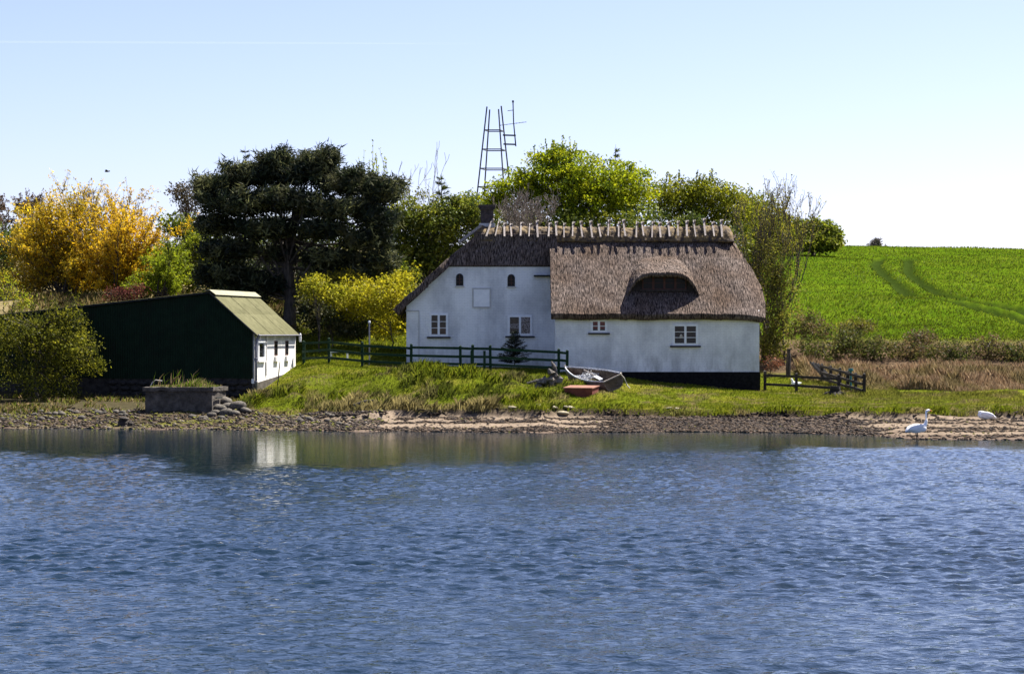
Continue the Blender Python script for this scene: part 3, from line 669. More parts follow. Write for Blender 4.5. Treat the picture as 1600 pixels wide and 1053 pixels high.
q = at(469, 534, 103.6); MB().tube([q, q+np.array([0, 0, .10]), q+np.array([0, 0, .32]), q+np.array([0, 0, .4])], [.05, .06, .06, .02], 8).build('lantern', M['white_paint'], lamp)
MB().bar(q+np.array([0, 0, .4]), q+np.array([-.25, 0, .5]), .03, .03).build('bracket', M['trim_dark'], lamp)

# ------------------------------------------------------------------ vegetation helpers
def frustums(segs, sides):
    "segs (n,8): p0 p1 r0 r1 -> open tapered tubes"
    s = np.asarray(segs, float); p0, p1, r0, r1 = s[:, :3], s[:, 3:6], s[:, 6], s[:, 7]
    d = p1-p0; d /= np.linalg.norm(d, axis=1, keepdims=True)+1e-9
    ref = np.where(np.abs(d[:, 2:3]) > .9, np.array([[1., 0, 0]]), np.array([[0, 0, 1.]]))
    a = np.cross(d, ref); a /= np.linalg.norm(a, axis=1, keepdims=True)+1e-9; b = np.cross(d, a)
    t = np.arange(sides)*2*math.pi/sides
    ring = a[:, None]*np.cos(t)[None, :, None]+b[:, None]*np.sin(t)[None, :, None]
    V = np.concatenate([p0[:, None]+ring*r0[:, None, None], p1[:, None]+ring*r1[:, None, None]], 1).reshape(-1, 3)
    base = (np.arange(len(s))*2*sides)[:, None]; j = np.arange(sides)[None]; k = (j+1) % sides
    F = np.stack([base+j, base+k, base+sides+k, base+sides+j], -1).reshape(-1, 4)
    return V, F
def grow(rng, p, d, L, r, lev, out, tips, spread=.6, up=.25, kids=(2, 4), nseg=3, shrink=.68, wob=.22, rmin=.008):
    q = np.array(p, float); d = np.array(d, float)
    for i in range(nseg):
        d = d+rng.normal(0, wob, 3)*(.5 if i == 0 else 1)+np.array([0, 0, up*.35]); d /= np.linalg.norm(d)
        q2 = q+d*L/nseg; r2 = max(rmin, r*(1-.35/nseg)); out.append((*q, *q2, r, r2)); q, r = q2, r2
        if lev > 0 and i < nseg-1 and rng.rand() < .55:
            e = d+rng.normal(0, spread, 3)+np.array([0, 0, up]); e /= np.linalg.norm(e)
            grow(rng, q, e, L*shrink*.85, r*.55, lev-1, out, tips, spread, up, kids, nseg, shrink, wob, rmin)
    if lev > 0:
        for _ in range(rng.randint(kids[0], kids[1]+1)):
            e = d+rng.normal(0, spread, 3)+np.array([0, 0, up]); e /= np.linalg.norm(e)
            grow(rng, q, e, L*shrink*rng.uniform(.8, 1.15), r*.68, lev-1, out, tips, spread, up, kids, nseg, shrink, wob, rmin)
    else: tips.append(q)
def leaves(rng, cen, rad, n, size, pal, jit=.25, aspect=.5, up=0., flat=1., hang=0.):
    "n leaves round every clump centre; each clump picks its own tone"
    cen = np.asarray(cen, float); m = len(cen); rad = np.broadcast_to(np.asarray(rad, float), (m,))
    off = rng.normal(size=(m, n, 3)); off /= np.linalg.norm(off, axis=-1, keepdims=True); off *= (rng.rand(m, n, 1)**.45)
    off[..., 2] *= flat
    P = (cen[:, None]+off*rad[:, None, None]).reshape(-1, 3); N = len(P)
    a = rng.normal(size=(N, 3)); a[:, 2] += up-hang; a /= np.linalg.norm(a, axis=1, keepdims=True)
    b = np.cross(a, rng.normal(size=(N, 3))); b /= np.linalg.norm(b, axis=1, keepdims=True)+1e-9
    s = (size*rng.uniform(.6, 1.35, N))[:, None]
    V = np.stack([P-a*s*.5, P+b*s*aspect*.5, P+a*s*.5, P-b*s*aspect*.5], 1).reshape(-1, 3)
    F = np.arange(4*N).reshape(N, 4)
    pal = np.asarray(pal, float); ci = rng.randint(0, len(pal), m); tone = rng.uniform(1-jit, 1+jit, m)
    C = pal[ci]*tone[:, None]; C = np.repeat(C, n, 0)*rng.uniform(.8, 1.2, (N, 1)); C = np.repeat(C, 4, 0)
    return V, F, C
def merge(parts):
    V = []; F = []; C = []; o = 0
    for v, f, c in parts: V.append(v); F.append(f+o); C.append(c); o += len(v)
    return np.concatenate(V), np.concatenate(F), np.concatenate(C)
def lobe_points(rng, lobes, shell=.5):
    "clump centres through the volume of ellipsoid lobes, denser near the surface"
    out = []
    for (c, r, n) in lobes:
        d = rng.normal(size=(n, 3)); d /= np.linalg.norm(d, axis=1, keepdims=True)
        out.append(np.array(c)+d*(rng.rand(n, 1)**shell)*np.array(r))
    return np.concatenate(out)
def LB(px, py, rx, ry, D, n, dep=None):
    "a lobe from its place and size in the photograph, D metres away"
    k = D/FPX; return (at(px, py, D), (rx*k, dep if dep else (rx+ry)*.5*k, ry*k), n)
def limbs(rng, base, top, r0, targets, ntarget=26, sides=6):
    "trunk from base to top, then limbs bending out to a choice of clump centres"
    base = np.array(base, float); top = np.array(top, float); segs = []; K = 7
    tr = [lerp(base, top, i/K)+(rng.normal(0, .06, 3)*[1, 1, 0] if 0 < i else 0) for i in range(K+1)]
    rad = [r0*(1.25 if i == 0 else 1-.75*i/K) for i in range(K+1)]
    for i in range(K): segs.append((*tr[i], *tr[i+1], rad[i], rad[i+1]))
    if len(targets):
        for t in targets[rng.choice(len(targets), min(ntarget, len(targets)), replace=False)]:
            j = rng.randint(2, K); p = tr[j]; mid = lerp(p, t, .5)+rng.normal(0, .25, 3)+[0, 0, .2]; r = rad[j]*.5
            segs += [(*p, *mid, r, r*.55), (*mid, *t, r*.55, .012)]
    return frustums(segs, sides)
def tree(name, label, cat, base, crown, mat_leaf, trunk=None, mat_trunk=None, group=None):
    o = empty(name, base, label, cat, group)
    if crown is not None: link('crown', npmesh('crown', crown[0], crown[1], False, crown[2]), mat_leaf, o)
    if trunk is not None: link('trunk', npmesh('trunk', trunk[0], trunk[1], True), mat_trunk or M['bark'], o)
    return o
def leafy(name, label, cat, base_px, D, lobes, size, pal, ncl=14, crad=.42, mat_leaf=None, seed=0, r0=.2, ntarget=26, up=0., aspect=.55, flat=.8, jit=.3, group=None, shoots=0, shoot_len=1.2, top=None, mat_trunk=None):
    rng = np.random.RandomState(seed); cen = lobe_points(rng, [(c, r, int(n*1.5)) for c, r, n in lobes]); ncl = int(ncl*1.25); size = size*1.12
    bx = (base_px-800)*D/FPX; base = (bx, D, float(ground(np.array([bx]), np.array([D]))[0])-.05)
    big = max(lobes, key=lambda l: l[2])
    tp = np.array(top) if top is not None else np.array([lerp(bx, big[0][0], .6), D, big[0][2]+big[1][2]*.3])
    parts = [leaves(rng, cen, crad*rng.uniform(.7, 1.3, len(cen)), ncl, size, pal, jit, aspect, up, flat)]
    tV, tF = limbs(rng, base, tp, r0, cen, ntarget); segs = []
    if shoots:                                     # thin young shoots standing out of the top of the crown
        srt = cen[np.argsort(cen[:, 2])[-max(shoots*3, 10):]]; c2 = []
        for p in srt[rng.choice(len(srt), shoots)]:
            q = p+np.array([rng.normal(0, .18), rng.normal(0, .18), 1])*shoot_len*rng.uniform(.5, 1.1); segs.append((*p, *q, .015, .006)); segs.append((*tp, *p, .02, .012))
            for t in np.linspace(.2, 1, 6): c2.append(lerp(p, q, t))
        parts.append(leaves(rng, c2, .07, 4, size*.8, pal, jit, aspect, .8)); v, f = frustums(segs, 3)
        f = np.concatenate([f, f[:0]]); tF = np.concatenate([tF, f+len(tV)]); tV = np.concatenate([tV, v])
    return tree(name, label, cat, base, merge(parts), mat_leaf or M['leaf'], (tV, tF), mat_trunk, group)
def bare(name, label, cat, px, D, h_px_top, seed, r0=.10, stems=1, lev=4, L=None, spread=.5, up=.3, leaf=None, lsize=.09, nleaf=3, lean=0., group=None, mat_=None, base_py=None, kids=(2, 3), wide=.35, sides=4, rmin=.008, label_leaf=None):
    rng = np.random.RandomState(seed); bx = (px-800)*D/FPX; z0 = float(ground(np.array([bx]), np.array([D]))[0])-.05
    if base_py is not None: z0 = at(px, base_py, D)[2]
    H = at(px, h_px_top, D)[2]-z0; segs = []; tips = []
    for i in range(stems):
        d = np.array([rng.normal(0, wide)+lean, rng.normal(0, wide*.6), 1]); d /= np.linalg.norm(d)
        grow(rng, (bx+rng.normal(0, .05)*(stems > 1), D+rng.normal(0, .05)*(stems > 1), z0), d, L or H*.40, r0*rng.uniform(.8, 1.1), lev, segs, tips, spread, up, kids, rmin=rmin)
    segs = np.array(segs); zt = segs[:, 5].max(); k = H/(zt-z0)            # fit the grown height
    for c in (2, 5): segs[:, c] = z0+(segs[:, c]-z0)*k
    if k < 1:
        for c in (0, 3): segs[:, c] = bx+(segs[:, c]-bx)*max(k, .6)
    crown = None
    if leaf is not None:
        ends = segs[segs[:, 7] < rmin*3.0][:, 3:6]
        crown = leaves(rng, ends, .12, nleaf, lsize, leaf, .3, .55, .2)
    V, F = frustums(segs, sides)
    o = empty(name, (bx, D, z0), label, cat, group)
    link('trunk', npmesh('trunk', V, F, True), mat_ or M['twig'], o)
    if crown is not None: link('crown', npmesh('crown', *crown[:2], False, crown[2]), M['leaf'], o)
    return o
SPRING = [(0.287, 0.299, .016), (0.218, 0.253, .014), (0.345, 0.310, .018), (0.149, 0.196, .013)]
FRESH = [(0.287, 0.322, .010), (0.368, 0.380, .012), (0.196, 0.253, .010), (0.253, 0.299, .010)]
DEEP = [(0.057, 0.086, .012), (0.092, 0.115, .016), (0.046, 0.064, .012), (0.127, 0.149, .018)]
IVY = [(0.086, 0.115, .014), (0.149, 0.172, .017), (0.057, 0.078, .012), (0.207, 0.213, .02)]
PINE = [(.022, .031, .014), (.034, .042, .018), (.011, .017, .009), (.07, .072, .034)]  # the lightest tone paints sunlit clumps into the needle colour
GOLD = [(.60, .40, .015), (.68, .48, .02), (.48, .31, .015), (.40, .31, .02), (.26, .19, .015)]
OLIVE = [(.15, .155, .018), (.20, .19, .022), (.10, .11, .015)]

# ------------------------------------------------------------------ trees behind the buildings, left to right
bare('bare_tree', 'brown leafless round tree at the far left behind the golden willow', 'tree', 16, 150, 279, 301, r0=.2, stems=3, lev=5, spread=.62, up=.10, wide=.3, kids=(2, 3), mat_=M['bark'], rmin=.014, leaf=[(.09, .06, .035), (.12, .08, .05)], lsize=.13, nleaf=2)
leafy('thicket', 'dark green thicket at the left edge behind the golden willow', 'bush', 5, 128, [LB(-20, 395, 70, 50, 128, 130), LB(40, 380, 45, 30, 128, 60)], .17, DEEP, 16, .55, M['ivy'], 302, .12)
# golden willows: sprays of long thin twigs hung with yellow catkins and leaf
def sprays(rng, base, dirs, L, droop, n_leaf, size, pal, crad=.16, r=.02, jit=.3, aspect=.35, sub=5, step=9):
    segs = []; cen = []
    for d, l in zip(dirs, L):
        d = d/np.linalg.norm(d); q = np.array(base)+rng.normal(0, .25, 3)*[1, 1, .3]; rr_ = r*2.2
        pts = [q]
        for i in range(step):
            d = d+rng.normal(0, .10, 3); d[2] += -droop*(i/step)**2; d /= np.linalg.norm(d); q2 = q+d*l/step; r2 = max(.007, rr_*.84); segs.append((*q, *q2, rr_, r2)); q, rr_ = q2, r2; pts.append(q)
            if i >= 2:
                for _ in range(sub):
                    e = d*.8+rng.normal(0, .42, 3); e[2] += .25; e /= np.linalg.norm(e); ll = l*rng.uniform(.10, .24); m_ = q+e*ll; segs.append((*q, *m_, .010, .005))
                    for t in (.35, .7, 1.0): cen.append(lerp(q, m_, t))
    V, F, C = leaves(rng, cen, crad, n_leaf, size, pal, jit, aspect, .5)
    return (V, F, C), frustums(segs, 4)
def willow(label, px, D, base_py, fan, seed, pal, n=30, group=None, name='golden_willow', cat='tree', mat_=None, sub=5, nl=5, size=.16, droop=.12, fill=None):
    rng = np.random.RandomState(seed); base = at(px, base_py, D); dirs = []; L = []
    for i in range(n):
        tx, ty = fan(rng); e = at(tx, ty, D)+np.array([0, rng.normal(0, 1.2), 0]); dirs.append(e-base); L.append(np.linalg.norm(e-base))
    cr, tr = sprays(rng, base, dirs, L, droop, nl, size, pal, sub=sub)
    if fill: cr = merge([cr, leaves(rng, lobe_points(rng, fill), .45, 16, size*1.1, pal, .4, .4, .4)])
    z = float(ground(base[:1], base[1:2])[0]); o = tree(name, label, cat, (base[0], base[1], min(z, base[2])), cr, M['leaf'], tr, mat_ or M['bark'], group)
    return o
willow('broad golden willow in bright yellow leaf, the larger one on the left', 105, 119, 468, lambda g_: (g_.uniform(12, 165), lerp(296, 400, g_.rand()**1.1)+abs(g_.normal(0, 14))), 310, GOLD+[(.28, .22, .02)], 58, 'golden willows behind the shed', fill=[LB(60, 370, 50, 60, 119, 150), LB(110, 350, 55, 55, 119, 170), LB(140, 400, 50, 50, 119, 130), LB(50, 425, 50, 40, 119, 90)])
willow('golden willow in orange yellow leaf standing nearer the dark pine', 190, 117, 468, lambda g_: (g_.uniform(145, 242), lerp(316, 420, g_.rand()**1.1)+abs(g_.normal(0, 12))), 311, [(.60, .38, .014), (.66, .45, .016), (.50, .31, .015), (.3, .2, .015)], 42, 'golden willows behind the shed', fill=[LB(195, 365, 42, 50, 117, 150), LB(200, 420, 42, 40, 117, 110)])
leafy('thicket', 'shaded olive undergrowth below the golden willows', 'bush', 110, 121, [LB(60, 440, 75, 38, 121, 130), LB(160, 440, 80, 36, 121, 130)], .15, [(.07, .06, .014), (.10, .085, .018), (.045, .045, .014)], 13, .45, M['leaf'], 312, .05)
bare('bare_tree', 'grey leafless tree showing over the golden willow, left of the pine', 'tree', 212, 150, 292, 303, r0=.2, lev=5, spread=.5, up=.25, kids=(2, 3), mat_=M['twig'], rmin=.013)
bare('bare_tree', 'thin grey leafless tree between the willow and the dark oak', 'tree', 246, 146, 318, 304, r0=.14, lev=4, spread=.5, up=.3, mat_=M['twig'], rmin=.012)
leafy('oak_tree', 'dark thinly leaved oak rising left of the pine crown', 'tree', 288, 140, [LB(282, 300, 17, 14, 140, 26), LB(298, 318, 22, 20, 140, 34), LB(310, 300, 14, 14, 140, 14)], .15, [(.06, .05, .028), (.10, .075, .045), (.07, .06, .03)], 13, .5, M['ivy'], 305, .16, 18)
leafy('thicket', 'mid green leafy thicket between the willow and the pine', 'bush', 300, 122, [LB(305, 385, 38, 44, 122, 110), LB(275, 350, 34, 18, 122, 40), LB(320, 430, 40, 35, 122, 80)], .16, DEEP+SPRING[:2], 14, .45, M['leaf'], 306, .08)
willow('fresh lime green bush between the golden willow and the pine', 258, 114, 464, lambda g_: (g_.uniform(228, 296), lerp(366, 440, g_.rand())+abs(g_.normal(0, 6))), 313, [(.20, .25, .012), (.26, .29, .015), (.15, .20, .012)], 26, None, 'leafy_bush', 'bush', size=.14, nl=5, fill=[LB(258, 415, 32, 45, 114, 90)])
leafy('red_bush', 'small dull red bush above the shed roof', 'bush', 190, 111.5, [LB(190, 460, 32, 13, 111.5, 42), LB(215, 452, 14, 10, 111.5, 14)], .10, [(.11, .032, .028), (.15, .05, .035), (.07, .03, .02)], 12, .28, M['leaf'], 314, .03, 12)
leafy('leafy_bush', 'small sparse yellow green bush at the left edge above the shed', 'bush', 22, 108, [LB(14, 450, 26, 32, 108, 34), LB(40, 470, 18, 18, 108, 14)], .10, SPRING, 8, .4, M['leaf'], 315, .03, 20)
# young spruces whose tips show over the pine
def spruce(label, px, D, top_py, w_px, seed, pal=PINE, cat='tree', base_py=None, tiers=22, name='spruce', dens=1., group=None, size=.2, sparse=1.):
    rng = np.random.RandomState(seed); top = at(px, top_py, D); bx = top[0]; z0 = float(ground(np.array([bx]), np.array([D]))[0]) if base_py is None else at(px, base_py, D)[2]
    H = top[2]-z0; W = w_px*D/FPX/2; segs = [(bx, D, z0, bx, D, z0+H*.6, .10*H/6, .045*H/6), (bx, D, z0+H*.6, bx, D, top[2], .045*H/6, .006)]; cen = []
    P = []; A = []
    for i in range(tiers):
        f = (i+.3)/tiers; z = z0+H*(.06+.92*f); rad = W*(1-f)**.85+.05
        for k in range(int((5+5*(1-f))*dens)):
            t = rng.rand()*6.283; d = np.array([math.cos(t), math.sin(t), .18+.25*f]); l = rad*rng.uniform(.7, 1.1); e = np.array([bx, D, z])+d*l
            segs.append((bx, D, z, *e, .012, .005))
            for u in np.arange(.15, 1.01, max(.09, .06/max(l, .1))): P.append(np.array([bx, D, z])+d*l*u); A.append(d)
    P = np.array(P); A = np.array(A); n = 6; Q = np.repeat(P, n, 0); D_ = np.repeat(A, n, 0)+rng.normal(0, .55, (len(P)*n, 3)); D_ /= np.linalg.norm(D_, axis=1, keepdims=True)
    N = len(Q); s_ = size*rng.uniform(.5, 1.1, (N, 1)); b = np.cross(D_, rng.normal(size=(N, 3))); b /= np.linalg.norm(b, axis=1, keepdims=True)
    V = np.stack([Q-b*s_*.10, Q+b*s_*.10, Q+D_*s_], 1).reshape(-1, 3); F = np.arange(3*N).reshape(N, 3)
    pal = np.array(pal); C = np.repeat(pal[rng.randint(0, len(pal), N)]*rng.uniform(.7, 1.3, (N, 1)), 3, 0)
    o = empty(name, (bx, D, z0), label, cat, group); v, f = frustums(segs, 5)
    link('trunk', npmesh('trunk', v, f, True), M['bark'], o); link('crown', npmesh('crown', V, F, False, C), M['needle'], o); return o
spruce('young spruce tip showing over the pine crown, left of the two', 383, 121, 228, 120, 320, group='spruce tips over the pine', tiers=26, size=.24, dens=.9)
spruce('young spruce tip showing over the pine crown, right of the two', 440, 121, 222, 110, 321, group='spruce tips over the pine', tiers=26, size=.24, dens=.9)
# the big pine: flat plates of needle tufts on crooked limbs
def pine():
    rng = np.random.RandomState(330); D = 111.5; bx = (452-800)*D/FPX; z0 = float(ground(np.array([bx]), np.array([D]))[0])-.1
    lob = [LB(a, b, c, d, D+dd, int(n_*1.35), 1.7) for a, b, c, d, dd, n_ in (
        (468, 268, 58, 16, 0, 120), (400, 276, 50, 15, .3, 110), (540, 288, 50, 16, -.2, 110), (345, 296, 38, 15, 0, 80), (592, 304, 32, 16, 0, 75), (500, 258, 24, 12, 0, 30), (430, 258, 22, 10, .3, 26),
        (370, 322, 56, 14, -.8, 120), (450, 312, 55, 15, -1.2, 120), (525, 326, 55, 14, -.9, 120), (590, 342, 36, 15, -.4, 80),
        (340, 352, 36, 13, 0, 75), (410, 358, 46, 12, -1, 90), (500, 360, 44, 12, -1, 90), (572, 376, 44, 14, -.4, 90),
        (358, 392, 50, 14, -.6, 120), (436, 396, 34, 10, .8, 60), (520, 404, 46, 11, -.5, 80), (596, 408, 30, 13, 0, 60),
        (350, 430, 46, 15, -.3, 120), (408, 444, 42, 14, .4, 110), (500, 430, 30, 9, .5, 50), (560, 432, 40, 11, .2, 70), (462, 452, 26, 9, 1.2, 40), (372, 466, 46, 13, 0, 100))]
    cen = lobe_points(rng, lob, .45); segs = []
    cand = []                                   # young candles breaking the outline
    for l in lob[:8]:
        for _ in range(16):
            a = rng.uniform(0, 6.283); p = np.array(l[0])+np.array(l[1])*[math.cos(a)*.9, math.sin(a)*.8, .6]+rng.normal(0, .15, 3); d = np.array([math.cos(a)*.5, math.sin(a)*.3, .8])
            for t in (0, .15, .3): cand.append(p+d*t*rng.uniform(.7, 1.2))
    cen = np.concatenate([cen, cand])
    top = np.array([bx+.3, D, z0+5.6]); tr = [np.array([bx, D, z0]), np.array([bx+.05, D, z0+1.6]), np.array([bx-.08, D, z0+3.2]), np.array([bx+.1, D, z0+4.5]), top]; rad = [.36, .29, .25, .19, .12]
    for i in range(4): segs.append((*tr[i], *tr[i+1], rad[i], rad[i+1]))
    for l in lob:
        for _ in range(3):
            t = np.array(l[0])+rng.uniform(-.5, .5, 3)*np.array(l[1]); j = rng.randint(1, 5); p = tr[j]; m1 = lerp(p, t, .4)+rng.normal(0, .25, 3); m2 = lerp(p, t, .75)+rng.normal(0, .2, 3)
            segs += [(*p, *m1, .07, .05), (*m1, *m2, .05, .035), (*m2, *t, .035, .012)]
    m = len(cen); n = 36
    d = rng.normal(size=(m, n, 3)); d[..., 2] = d[..., 2]*.8+.35; d /= np.linalg.norm(d, axis=-1, keepdims=True)
    base = (cen[:, None]+rng.normal(0, .15, (m, n, 3))).reshape(-1, 3); d = d.reshape(-1, 3); N = len(d); s_ = .27*rng.uniform(.6, 1.3, (N, 1))
    b = np.cross(d, rng.normal(size=(N, 3))); b /= np.linalg.norm(b, axis=1, keepdims=True)
    V = np.stack([base-b*s_*.14, base+b*s_*.14, base+d*s_*1.15+b*s_*.05, ], 1).reshape(-1, 3); F = np.arange(3*N).reshape(N, 3)
    pal = np.array(PINE+[(.12, .125, .05)]); C = pal[rng.randint(0, 5, m)]*rng.uniform(.7, 1.5, (m, 1)); C = np.repeat(np.repeat(C, n, 0)*rng.uniform(.75, 1.3, (N, 1)), 3, 0)  # extra pale tone paints sunlit highlights on some tufts
    o = empty('pine_tree', (bx, D, z0), 'broad dark green pine with a flat spreading crown behind the shed', 'tree')
    v, f = frustums(segs, 8); link('trunk', npmesh('trunk', v, f, True), M['bark'], o); link('crown', npmesh('crown', V, F, False, C), M['needle'], o)
pine()
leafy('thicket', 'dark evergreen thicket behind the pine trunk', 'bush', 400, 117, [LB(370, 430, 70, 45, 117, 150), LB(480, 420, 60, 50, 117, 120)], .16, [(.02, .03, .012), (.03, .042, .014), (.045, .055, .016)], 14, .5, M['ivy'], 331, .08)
leafy('leafy_bush', 'dark rounded bush under the pine, right of the shed roof', 'bush', 520, 107.5, [LB(505, 490, 38, 34, 107.5, 90), LB(540, 505, 26, 24, 107.5, 50), LB(480, 480, 22, 26, 107.5, 40), LB(560, 520, 20, 14, 107.5, 25)], .13, [(.04, .052, .016), (.06, .07, .02), (.09, .085, .03)], 16, .36, M['ivy'], 332, .05)
leafy('forsythia_bush', 'yellow green bush beside the left end of the house', 'bush', 610, 107, [LB(612, 465, 34, 38, 107, 90), LB(565, 458, 42, 30, 107, 80), LB(545, 480, 30, 26, 107, 40), LB(580, 470, 32, 30, 108, 70), LB(630, 440, 18, 20, 108, 30), LB(605, 510, 30, 22, 108, 50)], .12, [(.34, .30, .015), (.40, .36, .016), (.26, .26, .016)], 13, .36, M['leaf'], 333, .04, 24)
leafy('forsythia_bush', 'olive yellow bush in the gap beside the pine trunk', 'bush', 500, 109.3, [LB(505, 448, 40, 20, 109.3, 70), LB(545, 440, 26, 20, 109.3, 40)], .13, [(.24, .20, .018), (.30, .25, .018), (.16, .16, .016)], 12, .4, M['leaf'], 334, .04, 24)
# thicket between the pine and the house
leafy('ivy_thicket', 'dense ivy covered thicket between the pine and the chimney', 'bush', 668, 116, [LB(640, 345, 36, 36, 116, 110), LB(690, 350, 48, 42, 116, 170), LB(650, 400, 46, 40, 116, 130), LB(720, 335, 34, 30, 116, 90), LB(745, 355, 30, 40, 116, 80), LB(615, 380, 20, 40, 116, 60), LB(690, 405, 50, 30, 116, 80), LB(600, 425, 30, 22, 116, 40)], .15, IVY, 16, .42, M['ivy'], 340, .12, 40)
spruce('small dark conifer tip rising from the thicket left of the chimney', 690, 119, 271, 110, 341, pal=DEEP, tiers=24, size=.26)
leafy('young_tree', 'light green tree with upright shoots behind the right of the pine', 'tree', 588, 118, [LB(588, 300, 26, 26, 118, 50), LB(600, 330, 22, 20, 118, 30)], .12, FRESH, 11, .35, M['leaf'], 342, .08, 18, up=.4, shoots=18, shoot_len=2.0)
bare('bare_tree', 'slender pale leafless tree standing alone against the sky', 'tree', 646, 119, 224, 343, r0=.09, lev=4, L=3.4, spread=.42, up=.45, kids=(2, 2), mat_=M['twig'], rmin=.009, wide=.04)
leafy('leafy_bush', 'thin sprouting bush at the foot of the slender bare tree', 'bush', 634, 118.5, [LB(633, 300, 9, 24, 118.5, 18), LB(660, 306, 14, 14, 118.5, 12)], .11, OLIVE, 8, .3, M['leaf'], 344, .03, 14, up=.4)
leafy('leafy_bush', 'low green bush row on the skyline below the mast', 'bush', 740, 120, [LB(735, 315, 30, 16, 120, 40), LB(775, 322, 26, 20, 120, 40)], .13, SPRING+DEEP, 12, .4, M['leaf'], 345, .04)
# big spring green tree and its neighbours behind the ridge
leafy('broadleaf_tree', 'big spring green tree towering behind the thatched ridge', 'tree', 900, 119, [LB(880, 275, 74, 44, 119, 260), LB(940, 295, 70, 48, 119, 260), LB(820, 295, 50, 36, 119, 140), LB(985, 305, 46, 50, 119, 160), LB(900, 330, 90, 36, 119, 190), LB(865, 246, 40, 18, 119, 60), LB(775, 310, 24, 26, 119, 50)], .14, FRESH+[(.08, .12, .015)], 17, .42, M['leaf'], 350, .3, 50, flat=.55, shoots=14, shoot_len=.7)
spruce('dark spruce tip at the top of the big spring green tree', 962, 123, 226, 120, 351, pal=DEEP, tiers=26, size=.25)
bare('bare_bush', 'brown twiggy leafless bush just behind the ridge', 'bush', 825, 113, 284, 352, r0=.05, stems=9, lev=4, spread=.42, up=.3, kids=(2, 3), wide=.42, mat_=M['twig'], rmin=.008, base_py=420)
leafy('broadleaf_tree', 'lower olive green tree right of the big spring green one', 'tree', 1075, 121, [LB(1050, 312, 46, 34, 121, 170), LB(1105, 308, 50, 32, 121, 190), LB(1140, 330, 34, 44, 121, 100), LB(1075, 350, 60, 34, 121, 120), LB(1160, 345, 30, 40, 121, 70)], .14, [(.21, .22, .014), (.26, .26, .016), (.15, .17, .014), (.09, .11, .013)], 15, .42, M['leaf'], 353, .2, 40, shoots=10, shoot_len=.6)
leafy('conifer_bush', 'dark green conifer bush just above the ridge battens', 'bush', 1080, 112, [LB(1080, 352, 20, 22, 112, 60)], .13, DEEP, 14, .3, M['ivy'], 354, .04)
leafy('broadleaf_tree', 'yellow green tree filling the gap beyond the right end of the roof', 'tree', 1190, 124, [LB(1185, 345, 40, 46, 124, 120), LB(1215, 370, 36, 38, 124, 100), LB(1180, 400, 40, 40, 124, 110), LB(1160, 320, 26, 26, 124, 40)], .14, SPRING+OLIVE, 14, .45, M['leaf'], 355, .15, 30)
bare('bare_tree', 'many stemmed tree with sparse yellow buds beside the right roof end', 'tree', 1192, 108.5, 268, 363, r0=.07, stems=6, lev=4, L=3.0, spread=.30, up=.5, kids=(2, 3), wide=.15, mat_=M['bark'], leaf=[(.26, .22, .03), (.20, .19, .03), (.15, .13, .03)], lsize=.10, nleaf=1, rmin=.008)
leafy('hedge_bush', 'yellow green bushes below the many stemmed tree at the house corner', 'bush', 1225, 107.5, [LB(1215, 440, 34, 34, 107.5, 90), LB(1222, 490, 32, 32, 107.5, 80), LB(1205, 530, 18, 22, 107.5, 40), LB(1200, 400, 20, 30, 107.5, 30)], .11, [(.22, .20, .03), (.17, .18, .025), (.12, .12, .03)], 11, .38, M['leaf'], 357, .05, 30)
leafy('hedge', 'clipped green hedge ending at the top of the field', 'hedge', 1270, 196, [LB(1262, 366, 34, 24, 196, 130), LB(1292, 368, 22, 20, 196, 90), LB(1225, 362, 34, 28, 196, 110), LB(1188, 350, 36, 34, 196, 120), LB(1304, 372, 9, 17, 196, 50), LB(1250, 380, 50, 12, 195, 110), LB(1290, 381, 24, 11, 195, 60), LB(1200, 378, 40, 18, 195, 90)], .26, [(.14, .17, .016), (.19, .20, .018), (.11, .13, .015)], 16, .6, M['leaf'], 358, .12, 20)
bare('bare_bush', 'brown twigs standing above the hedge at the top of the field', 'bush', 1272, 197, 336, 359, r0=.06, stems=8, lev=3, spread=.4, up=.4, wide=.35, rmin=.016)
bare('bare_tree', 'tiny round leafless tree on the skyline of the field', 'tree', 1370, 225, 370, 360, r0=.12, stems=7, lev=4, spread=.55, up=.05, wide=.6, rmin=.018, kids=(2, 3), base_py=392)
# scrub along the foot of the field
rng0 = np.random.RandomState(77)
scr = [(1205, 545, 30, 26, 108, 'OL'), (1262, 512, 40, 24, 109.5, 'BR'), (1318, 535, 42, 26, 109, 'DK'), (1272, 545, 34, 22, 107.5, 'DK'), (1370, 545, 40, 22, 109, 'DK'), (1425, 552, 36, 18, 109.5, 'BR'), (1485, 552, 44, 22, 109, 'DK'), (1545, 545, 38, 22, 109.5, 'BR'), (1590, 556, 34, 24, 109, 'DK'), (1640, 550, 44, 24, 109, 'BR'), (1700, 550, 44, 24, 109, 'DK'), (1440, 530, 26, 14, 111, 'BR'), (1340, 510, 30, 12, 111.5, 'OL')]
where = ['at the house corner', 'under the many stemmed tree', 'behind the corner of the rail fence', 'just behind the rail fence', 'right of the rail fence', 'above the tan reeds, nearest the fence', 'above the middle of the tan reeds', 'above the right of the tan reeds', 'at the right edge above the reeds', 'past the right edge', 'farther past the right edge', 'at the field margin above the reeds', 'at the field margin behind the fence']
tone = {'OL': 'olive', 'BR': 'brown', 'DK': 'dark green'}
